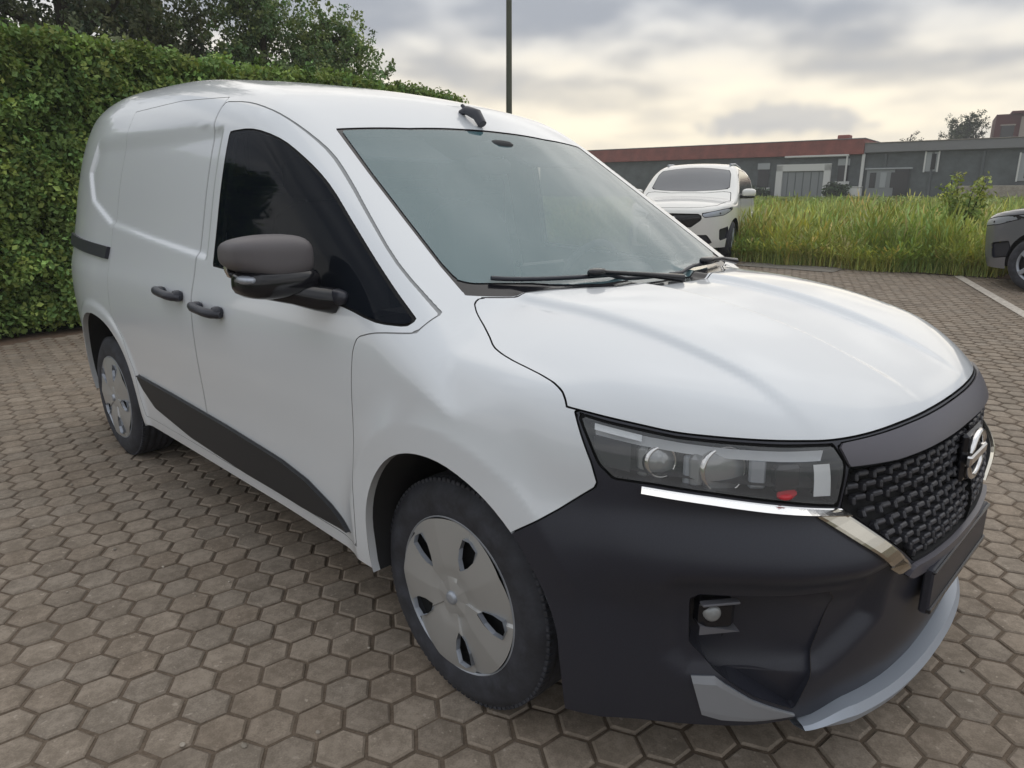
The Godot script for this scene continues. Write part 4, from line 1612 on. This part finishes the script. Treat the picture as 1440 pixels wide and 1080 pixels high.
func tree(called: String, label: String, at: Vector3, tall: float, spread: float, count: int, col: Color, sd: int, size := .5, group := "") -> void:
	var g := RandomNumberGenerator.new()
	g.seed = sd
	var t := base(called, label, "tree", Transform3D(Basis(), at), group)
	var lean := Vector3(g.randf_range(-.3, .3), 0, g.randf_range(-.3, .3))
	var tp := []
	for k in 7:
		var f := k / 6.0
		tp.append(Vector3(0, tall * .93 * f, 0) + lean * f * f + Vector3(g.randfn(0, .05), 0, g.randfn(0, .05)) * tall * .1)
	var tr := []
	for k in 7: tr.append(lerpf(.028, .006, k / 6.0) * tall)
	put(t, "trunk", tube(tp, tr, 9).mesh(), "bark")
	var limbs := Soup.new()
	var list := []
	var nl := 17
	for k in nl:
		var f := lerpf(.22, .97, (k + g.randf()) / nl)
		var i := int(f * 6)
		var o: Vector3 = tp[i].lerp(tp[mini(i + 1, 6)], f * 6 - i)
		var a := k * 2.4 + g.randf_range(-.5, .5)
		var reach := spread * (1.05 - .78 * pow(absf(f - .38) / .6, 1.6)) * g.randf_range(.72, 1.12)
		reach = maxf(reach, spread * .22)
		var e := o + Vector3(cos(a) * reach, reach * g.randf_range(.25, .75), sin(a) * reach)
		var mid := o.lerp(e, .5) + Vector3(0, -.06 * reach, 0)
		limbs.add(tube([o, mid, e], [.010 * tall, .006 * tall, .002 * tall], 6))
		var here := int(count / float(nl) * reach / spread * 1.3)
		for q in here:
			var w := pow(g.randf(), .6)
			var c := o.lerp(mid, w * 2.0) if w < .5 else mid.lerp(e, w * 2.0 - 1.0)
			c += Vector3(g.randfn(0, 1), g.randfn(0, .8), g.randfn(0, 1)) * spread * .17
			list.append([Transform3D(rand_basis(g, size * g.randf_range(.6, 1.25)), c), tint(col, g, .28)])
	tag(put(t, "limbs", limbs.mesh(), "bark"), "", "", "", "stuff")
	scatter(t, "crown", clump(9, 16, .34, .5), list, "leaf")

func build_trees() -> void:
	tree("tall_tree", "tall dark tree behind the hedge at the top left corner", Vector3(-15.0, 0, -2.6), 9.4, 2.6, 2600, Color(.11, .135, .075), 201, .30)
	tree("tall_tree", "dark tree behind the hedge just left of the slim middle tree", Vector3(-15.6, 0, -4.4), 7.4, 1.7, 1300, Color(.12, .15, .075), 205, .28)
	tree("slim_tree", "slim green tree with a pointed top behind the middle of the hedge", Vector3(-14.0, 0, -5.9), 6.0, 1.3, 2000, Color(.17, .235, .10), 202, .24)
	tree("slim_tree", "bushy green tree with two tops behind the far end of the hedge", Vector3(-14.1, 0, -7.35), 5.6, 1.6, 2800, Color(.18, .25, .10), 203, .24)
	tree("slim_tree", "low green tree between the two taller trees behind the hedge", Vector3(-14.3, 0, -8.3), 4.2, 1.2, 1300, Color(.18, .245, .10), 204, .24)

func build_hedge() -> void:
	var g := RandomNumberGenerator.new()
	g.seed = 40
	var h := base("hedge", "tall clipped green hedge along the left side of the yard behind the van", "hedge", Transform3D())
	# plan line of the face, from near to far
	var a := Vector3(-6.45, 0, 3.4)
	var b := Vector3(-7.72, 0, -6.05)
	var d := (b - a).normalized()
	var nrm := Vector3(-d.z, 0, d.x)
	if nrm.x < 0: nrm = -nrm
	var length := a.distance_to(b)
	var wob := noise(77, .45, 3)
	var top := func(t: float) -> float: return 2.78 + .10 * wob.get_noise_1d(t * 3.0) + .0 * t
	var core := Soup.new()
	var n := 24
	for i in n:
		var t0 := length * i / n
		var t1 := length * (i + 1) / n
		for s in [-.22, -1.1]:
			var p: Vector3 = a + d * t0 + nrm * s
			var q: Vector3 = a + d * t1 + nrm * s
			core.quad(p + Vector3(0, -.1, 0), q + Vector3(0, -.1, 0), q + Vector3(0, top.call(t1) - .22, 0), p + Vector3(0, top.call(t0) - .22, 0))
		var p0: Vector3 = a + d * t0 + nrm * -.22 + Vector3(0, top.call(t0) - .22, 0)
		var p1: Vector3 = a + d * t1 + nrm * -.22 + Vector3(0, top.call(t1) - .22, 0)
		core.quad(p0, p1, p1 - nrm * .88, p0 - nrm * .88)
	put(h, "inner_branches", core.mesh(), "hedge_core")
	for k in 9:
		var p: Vector3 = a + d * (length * (k + .5) / 9.0) - nrm * .45
		put(h, "stem", tube([p + Vector3(0, -.1, 0), p + Vector3(.03, .5, .04), p + Vector3(-.04, 1.6, -.03)], [.045, .035, .015], 6).mesh(), "bark")
	var lists := [[], [], []]
	for k in 21000:
		var t := g.randf() * length
		var hh: float = top.call(t)
		var p: Vector3
		var bump := .12 * wob.get_noise_2d(t * 2.2, 5.0 + k * 0.0)
		var u := g.randf()
		if u < .74:
			var y := .08 + (hh - .08) * g.randf()
			var relief := .16 * wob.get_noise_2d(t * 4.0, y * 4.0) + .06 * wob.get_noise_2d(t * 13.0 + 50.0, y * 13.0)
			p = a + d * t + nrm * (relief + g.randf_range(-.20, .03) - .14 * smoothstep(hh - .3, hh, y)) + Vector3(0, y, 0)
		elif u < .95:
			p = a + d * t + nrm * g.randf_range(-1.15, .0) + Vector3(0, hh + bump * .6 + g.randf_range(-.14, .06) + maxf(0.0, g.randfn(-.08, .07)), 0)
		else:
			p = b + d * g.randf_range(-.05, .16) + nrm * g.randf_range(-1.1, 0) + Vector3(0, hh * g.randf(), 0)
		var shade := .8 + .4 * smoothstep(-.5, .5, wob.get_noise_2d(t * 5.0 + 9.0, p.y * 5.0))
		var c := tint(Color(.185, .275, .082), g, .30)
		c = Color(c.r * shade, c.g * shade, c.b * shade)
		if g.randf() < .05 + .5 * smoothstep(hh - .45, hh, p.y): c = tint(Color(.20, .27, .078), g, .22)
		lists[k % 3].append([Transform3D(rand_basis(g, g.randf_range(.75, 1.25)), p), c])
	for k in 3:
		scatter(h, "foliage", clump(30 + k, 15, .054, .085), lists[k], "leaf")
	# shoots that stand above the clipped top near the far end
	var list := []
	for k in 500:
		var t := length - 3.4 + 3.6 * g.randf()
		var p: Vector3 = a + d * t + nrm * g.randf_range(-1.0, -.05)
		var hh: float = top.call(minf(t, length))
		var tuft := .34 * pow(maxf(0.0, wob.get_noise_1d(t * 14.0 + 400.0)) * 1.6, 1.2)
		list.append([Transform3D(rand_basis(g, g.randf_range(.6, 1.0)), p + Vector3(0, hh - .05 + tuft * g.randf(), 0)), tint(Color(.095, .15, .04), g)])
	scatter(h, "shoots", clump(36, 9, .075, .075), list, "leaf")

func blade_tuft(sd: int, count: int, seeded: bool) -> ArrayMesh:
	var g := RandomNumberGenerator.new()
	g.seed = sd
	var o := Soup.new()
	for k in count:
		var p := Vector3(g.randf_range(-.13, .13), 0, g.randf_range(-.13, .13))
		var a := g.randf() * TAU
		var d := Vector3(cos(a), 0, sin(a))
		var w := Vector3(-d.z, 0, d.x) * g.randf_range(.0025, .0055)
		var t := g.randf_range(.45, 1.0)
		var bend := g.randf_range(.05, .42) * t
		var q := [p, p + Vector3(0, t * .5, 0) + d * bend * .25, p + Vector3(0, t * .85, 0) + d * bend * .7, p + Vector3(0, t, 0) + d * bend]
		o.quad(q[0] - w, q[0] + w, q[1] + w * .8, q[1] - w * .8)
		o.quad(q[1] - w * .8, q[1] + w * .8, q[2] + w * .45, q[2] - w * .45)
		if seeded and k % 3 == 0:
			var s := Vector3(-d.z, 0, d.x) * .014
			o.quad(q[2] - s * .3, q[2] + s * .3, q[3] + s, q[3] - s)
			o.flat(q[3] - s, q[3] + s, q[3] + Vector3(0, .09, 0) + d * .03)
		else:
			o.flat(q[2] - w * .45, q[2] + w * .45, q[3])
	return o.mesh()

const GREY_CAR := Vector2(1.33, -8.82)
const GREY_HEADING := Vector2(-.95, -.31)

func build_grass() -> void:
	var g := RandomNumberGenerator.new()
	g.seed = 8
	var pn := noise(19, .35, 3)
	var lists := [[], [], [], []]
	for k in 17000:
		var f := pow(g.randf(), 1.7)
		var z := -9.62 - 15.0 * f
		var x := lerpf(-9.0 - 10.0 * f, 6.0 + 1.0 * f, g.randf())
		z += .25 * pn.get_noise_1d(x * 3.0)
		var gd := (Vector2(x, z) - GREY_CAR).dot(GREY_HEADING)
		var gw := (Vector2(x, z) - GREY_CAR).dot(GREY_HEADING.orthogonal())
		if absf(gd) < 2.4 and absf(gw) < 1.02:
			continue
		var v := pn.get_noise_2d(x * 1.6, z * 1.6)
		var tall := .55 + .26 * v + .14 * g.randfn(0, 1)
		if f < .02: tall *= .6
		tall = clampf(tall, .25, 1.35)
		var c := Color(.42, .47, .15).lerp(Color(.29, .38, .12), smoothstep(-.35, .35, pn.get_noise_2d(x * 2.0 + 40.0, z * 2.0)))
		if g.randf() < .13: c = Color(.46, .43, .20)
		var bs := Basis(Vector3.UP, g.randf() * TAU).scaled(Vector3(1.15, tall, 1.15))
		lists[k % 4].append([Transform3D(bs, Vector3(x, land(z), z)), tint(c, g, .22)])
	var grass: Node3D
	for k in 4:
		var o := scatter(self if k == 0 else grass, "long_grass" if k == 0 else "blades", blade_tuft(60 + k, 22, k % 2 == 0), lists[k], "grass_blade")
		if k == 0:
			grass = o
			tag(o, "long yellow green meadow grass between the paving and the hall", "grass", "", "stuff")
	# shorter meadow reaching back to the hall
	var far := []
	for k in 6000:
		var z := lerpf(-24.0, -53.0, pow(g.randf(), .8))
		var x := lerpf(-52.0, 12.0, g.randf())
		var c := Color(.27, .32, .08).lerp(Color(.19, .26, .07), g.randf())
		far.append([Transform3D(Basis(Vector3.UP, g.randf() * TAU).scaled(Vector3(3.6, g.randf_range(.15, .4), 3.6)), Vector3(x, land(z), z)), tint(c, g, .2)])
	var o := scatter(grass, "blades", blade_tuft(70, 26, true), far, "grass_blade")
	# tall leafy weed that stands above the grass
	for w in [[Vector3(-1.75, 0, -11.4), 1.40, "tall leafy weed standing above the grass right of the middle"]]:
		var at: Vector3 = w[0]
		at.y = land(at.z)
		var b := base("weed", w[2], "weed", Transform3D(Basis(), at))
		var st := Soup.new()
		var list := []
		for k in 7:
			var a := k * 2.4
			var tip := Vector3(cos(a) * .26, w[1] * g.randf_range(.75, 1.0), sin(a) * .26)
			st.add(tube([Vector3.ZERO, tip * .5 + Vector3(0, .1, 0), tip], [.010, .008, .003], 5))
			for q in 30:
				var f := g.randf_range(.25, 1.0)
				list.append([Transform3D(rand_basis(g, g.randf_range(.7, 1.4)), tip * f + Vector3(g.randfn(0, .05), g.randfn(0, .03), g.randfn(0, .05))), tint(Color(.33, .39, .13), g)])
		put(b, "stem", st.mesh(), "hedge_core")
		scatter(b, "leaves", clump(37, 9, .065, .10), list, "leaf")

func build_pole() -> void:
	var x := -9.16
	var z := -8.55
	var p := base("lamp_post", "thin dark olive lamp post rising behind the roof of the white van", "lamp post", Transform3D(Basis(), Vector3(x, land(z), z)))
	put(p, "mast", tube([Vector3(0, -.1, 0), Vector3(0, 1.2, 0), Vector3(0, 7.0, 0)], [.075, .062, .048], 16).mesh(), "pole_green")
	put(p, "mast_collar", tube([Vector3(0, -.05, 0), Vector3(0, 1.1, 0), Vector3(0, 1.2, 0)], [.09, .09, .064], 16).mesh(), "pole_green")
	put(p, "lamp_head", blob(Vector3(.35, 7.05, .15), Vector3(.42, .07, .15), 3.0, 18, 8).mesh(), "pole_green")

# ---------------------------------------------------------------- other cars
var car_side := lut([[.15, .80], [.25, .86], [.45, .905], [.7, .92], [.9, .905], [1.0, .885], [1.25, .835], [1.5, .755], [1.7, .63]], .1, 1.9)
var car_nose := lut([[0, 2.24], [.3, 2.21], [.5, 2.14], [.65, 2.03], [.78, 1.82], [.87, 1.5], [.92, 1.1], [.95, .4]], 0.0, 1.0)
var car_top := lut([[-2.3, 1.10], [-2.1, 1.36], [-1.7, 1.585], [-1.0, 1.665], [-.3, 1.68], [.1, 1.63], [.35, 1.53], [.95, 1.16], [1.15, 1.08], [1.6, 1.02], [2.0, .94], [2.2, .86], [2.4, .7]], -2.4, 2.5)
var low_top := lut([[-2.3, .85], [-2.1, 1.05], [-1.8, 1.25], [-1.2, 1.42], [-.4, 1.47], [.1, 1.42], [.35, 1.33], [.95, 1.02], [1.15, .97], [1.6, .90], [2.0, .80], [2.2, .70], [2.4, .5]], -2.4, 2.5)
var car_is_low := false

func car_f(p: Vector3) -> float:
	var az := absf(p.z)
	var s := lk(car_side, .1, 1.9, p.y + (.12 if car_is_low else 0.0))
	var rf := Vector2(absf(p.x) - 1.34, p.y - .33).length()
	s += .022 * smoothstep(.48, .42, rf)
	var t := lk(low_top if car_is_low else car_top, -2.4, 2.5, p.x) - .09 * az * az
	var e := p.x - lk(car_nose, 0, 1, az) - .05 * sin((p.y - .3) * 3.0) + .25 * maxf(0.0, .35 - p.y) if p.x > 0 else -p.x - 2.22 + .30 * pow(az, 3.0) + .18 * maxf(0.0, p.y - .8)
	return smax(smax(az - s, e, .10), p.y - t, .11)

func car_fc(p: Vector3) -> Vector2:
	return Vector2(atan2(absf(p.z), p.x - .9), p.y)

func build_car(called: String, label: String, at: Vector3, heading: Vector2, paint: String, low: bool) -> void:
	var car := base(called, label, "car", Transform3D(Basis(Vector3.UP, atan2(-heading.y, heading.x)), at))
	car_is_low = low
	var dy := -.14 if low else 0.0
	var B := Vector3(9, 9, 9)
	var r := shell(car_f, -1.7, 1.3, .62, 56, 30, 20, 52, 2.2)
	r = split(r, func(p: Vector3): return .24 - p.y, -B, B)[0]
	for cx in [1.34, -1.34]:
		r = split(r, func(p): return Vector2(p.x - cx, p.y - .33).length() - .385, Vector3(cx - .5, 0, .4), Vector3(cx + .5, .9, 2))[1]
	var ws := pl([.95, -.3, .95, .1, .89, .45, .80, .70, .40, .655, .27, .61, .22, .1, .22, -.3])
	var c := carve(r, func(p): return poly_d(ws, Vector2(p.x, p.z)), Vector3(.2, .9, -.1), Vector3(1.0, 1.7, .8), .01)
	r = c[1]
	put(car, "windscreen", both(c[0]).mesh(), "suv_glass")
	var gap: Soup = c[2]
	var win := pl([.72, 1.10 + dy, .30, 1.44 + dy, -.2, 1.56 + dy, -1.0, 1.54 + dy, -1.6, 1.40 + dy, -1.75, 1.22 + dy, -.6, 1.12 + dy])
	c = carve(r, func(p): return poly_d(win, Vector2(p.x, p.y)), Vector3(-2, .8, .3), Vector3(.9, 1.7, 1.2), .012)
	r = c[1]
	gap.add(c[2])
	var glass: Soup = c[0]
	# bonnet joint
	var hd := pl([1.02, -.3, 1.0, .3, .90, .62, .90, .74, 1.3, .79, 1.9, .66, 2.08, .45, 2.14, .2, 2.15, -.3])
	c = carve(r, func(p): return maxf(poly_d(hd, Vector2(p.x, p.z)), .78 + dy - p.y), Vector3(.8, .6, -.1), Vector3(2.3, 1.3, .9), .012)
	r = c[1]
	gap.add(c[2])
	put(car, "bonnet", both(c[0]).mesh(), paint)
	var lamp := pl([.34, .80 + dy, .62, .86 + dy, .92, .90 + dy, .95, .87 + dy, .66, .77 + dy, .36, .73 + dy])
	c = carve(r, func(p): return poly_d(lamp, car_fc(p)), Vector3(1.3, .4, .1), Vector3(2.4, 1.1, 1.0), .01)
	r = c[1]
	gap.add(c[2])
	for s in [0, 1]:
		var l := put(car, "headlight", flip(c[0], s).mesh(), "satin_silver")
		put(l, "lamp_cluster", flip(blob(Vector3(1.96, .80 + dy, .63), Vector3(.05, .035, .11), 2.4, 12, 8), s).mesh(), "gloss_black")
	var gr := pl([-.2, .80 + dy, .33, .79 + dy, .34, .70 + dy, .22, .58 + dy, -.2, .57 + dy])
	c = carve(r, func(p): return poly_d(gr, car_fc(p)), Vector3(1.3, .3, -.1), Vector3(2.4, 1.0, 1.0), .01)
	r = c[1]
	put(car, "grille", both(thicken(c[0], -.02)).mesh(), "gloss_black")
	var low_in := pl([-.2, .45, .42, .45, .50, .33, .40, .27, -.2, .27])
	c = carve(r, func(p): return poly_d(low_in, car_fc(p)), Vector3(1.3, .2, -.1), Vector3(2.4, .6, 1.0), .01)
	r = c[1]
	put(car, "lower_intake", both(thicken(c[0], -.02)).mesh(), "black_plastic")
	var fog := pl([.60, .54, .80, .58, .84, .40, .62, .36])
	c = carve(r, func(p): return poly_d(fog, car_fc(p)), Vector3(1.0, .2, .1), Vector3(2.4, .7, 1.0), .01)
	r = c[1]
	for s in [0, 1]:
		put(car, "fog_lamp_bezel", flip(thicken(c[0], -.02), s).mesh(), "black_plastic")
	var sill := split(r, func(p: Vector3): return maxf(p.y - .36, absf(p.x) - 1.5), -B, B)
	r = sill[1]
	put(car, "sill", both(sill[0]).mesh(), "black_plastic")
	var door := pl([.62, 1.08 + dy, .78, .9, .80, .37, -1.0, .37, -1.0, .6, -1.25, .85, -1.5, 1.14 + dy, -.6, 1.10 + dy])
	c = carve(r, func(p): return poly_d(door, Vector2(p.x, p.y)), Vector3(-1.6, .3, .5), Vector3(.9, 1.2, 1.2), .010)
	r = c[1]
	gap.add(c[2])
	var body := put(car, "body_shell", both(r).mesh(), paint)
	put(body, "panel_gap", both(thicken(gap, -.012)).mesh(), "gap")
	for s in [0, 1]:
		put(car, "side_window", flip(glass, s).mesh(), "gloss_black")
		put(car, "door", flip(c[0], s).mesh(), paint)
		put(car, "door_mirror", flip(blob(Vector3(.62, 1.13 + dy, 1.02), Vector3(.10, .075, .12), 3.0, 18, 12), s).mesh(), paint)
		put(car, "mirror_arm", flip(tube([Vector3(.60, 1.07 + dy, .82), Vector3(.62, 1.07 + dy, 1.0)], [.035, .04], 8).add(blob(Vector3(.62, 1.065 + dy, 1.02), Vector3(.09, .03, .11), 3.0, 14, 8)), s).mesh(), "gloss_black")
		put(car, "roof_rail", flip(tube([on_car(-1.5, .60), on_car(-.6, .60), on_car(.0, .58)], [.018, .02, .018], 8), s).mesh(), "satin_silver")
	put(car, "badge", blob(Vector3(2.285, .70 + dy, 0), Vector3(.02, .055, .06), 2.0, 16, 10).mesh(), "chrome")
	put(car, "underbody", box(Vector3(0, .40, 0), Vector3(3.9, .30, 1.1), .02).add(box(Vector3(-.3, .62, 0), Vector3(2.9, .5, 1.3), .02)).mesh(), "dark_lining")
	# wheels
	var ty := lathe([Vector2(.21, -.02), Vector2(.235, .0), Vector2(.29, .0), Vector2(.325, -.03), Vector2(.33, -.06), Vector2(.33, -.18), Vector2(.31, -.21), Vector2(.22, -.2)], 40).mesh()
	var sp := Soup.new()
	for k in 5:
		var a := TAU * k / 5.0
		var e := Vector3(cos(a), sin(a), 0)
		sp.add(box(e * .12 + Vector3(0, 0, -.012), Vector3(.19, .055, .02), .006, Basis(e, Vector3(-e.y, e.x, 0), Vector3(0, 0, 1))))
	sp.add(lathe([Vector2(0, .0), Vector2(.05, -.002), Vector2(.055, -.03)], 20))
	sp.add(lathe([Vector2(.195, -.03), Vector2(.205, -.004), Vector2(.22, -.01)], 40))
	for w in [[1.34, 0], [-1.34, 0], [1.34, 1], [-1.34, 1]]:
		var o := Node3D.new()
		own(o, "wheel", car)
		put(o, "tyre", ty, "rubber")
		put(o, "rim", sp.mesh(), "satin_silver")
		put(o, "brake_disc", lathe([Vector2(0, -.06), Vector2(.2, -.06)], 24).mesh(), "gap")
		o.transform = Transform3D(Basis(), Vector3(w[0], .33, .89)) if w[1] == 0 else Transform3D(Basis(Vector3.UP, PI), Vector3(w[0], .33, -.89))

func on_car(x: float, z: float) -> Vector3:
	var o := Vector3(x, .6, z)
	return o + Vector3(0, ray(car_f, o, Vector3.UP, 1.6) + .025, 0)

func build_cars() -> void:
	var h := Vector2(.36, .933)
	var c := Vector2(-5.24, -8.45) - h * 2.24
	build_car("parked_car", "white sport utility car facing the yard, parked behind the white van by the grass", Vector3(c.x, land(-9.8), c.y), h, "suv_paint", false)
	h = GREY_HEADING
	c = GREY_CAR
	build_car("parked_car", "dark grey car at the right edge beside the pale bay line", Vector3(c.x, land(c.y), c.y), h, "grey_paint", false)
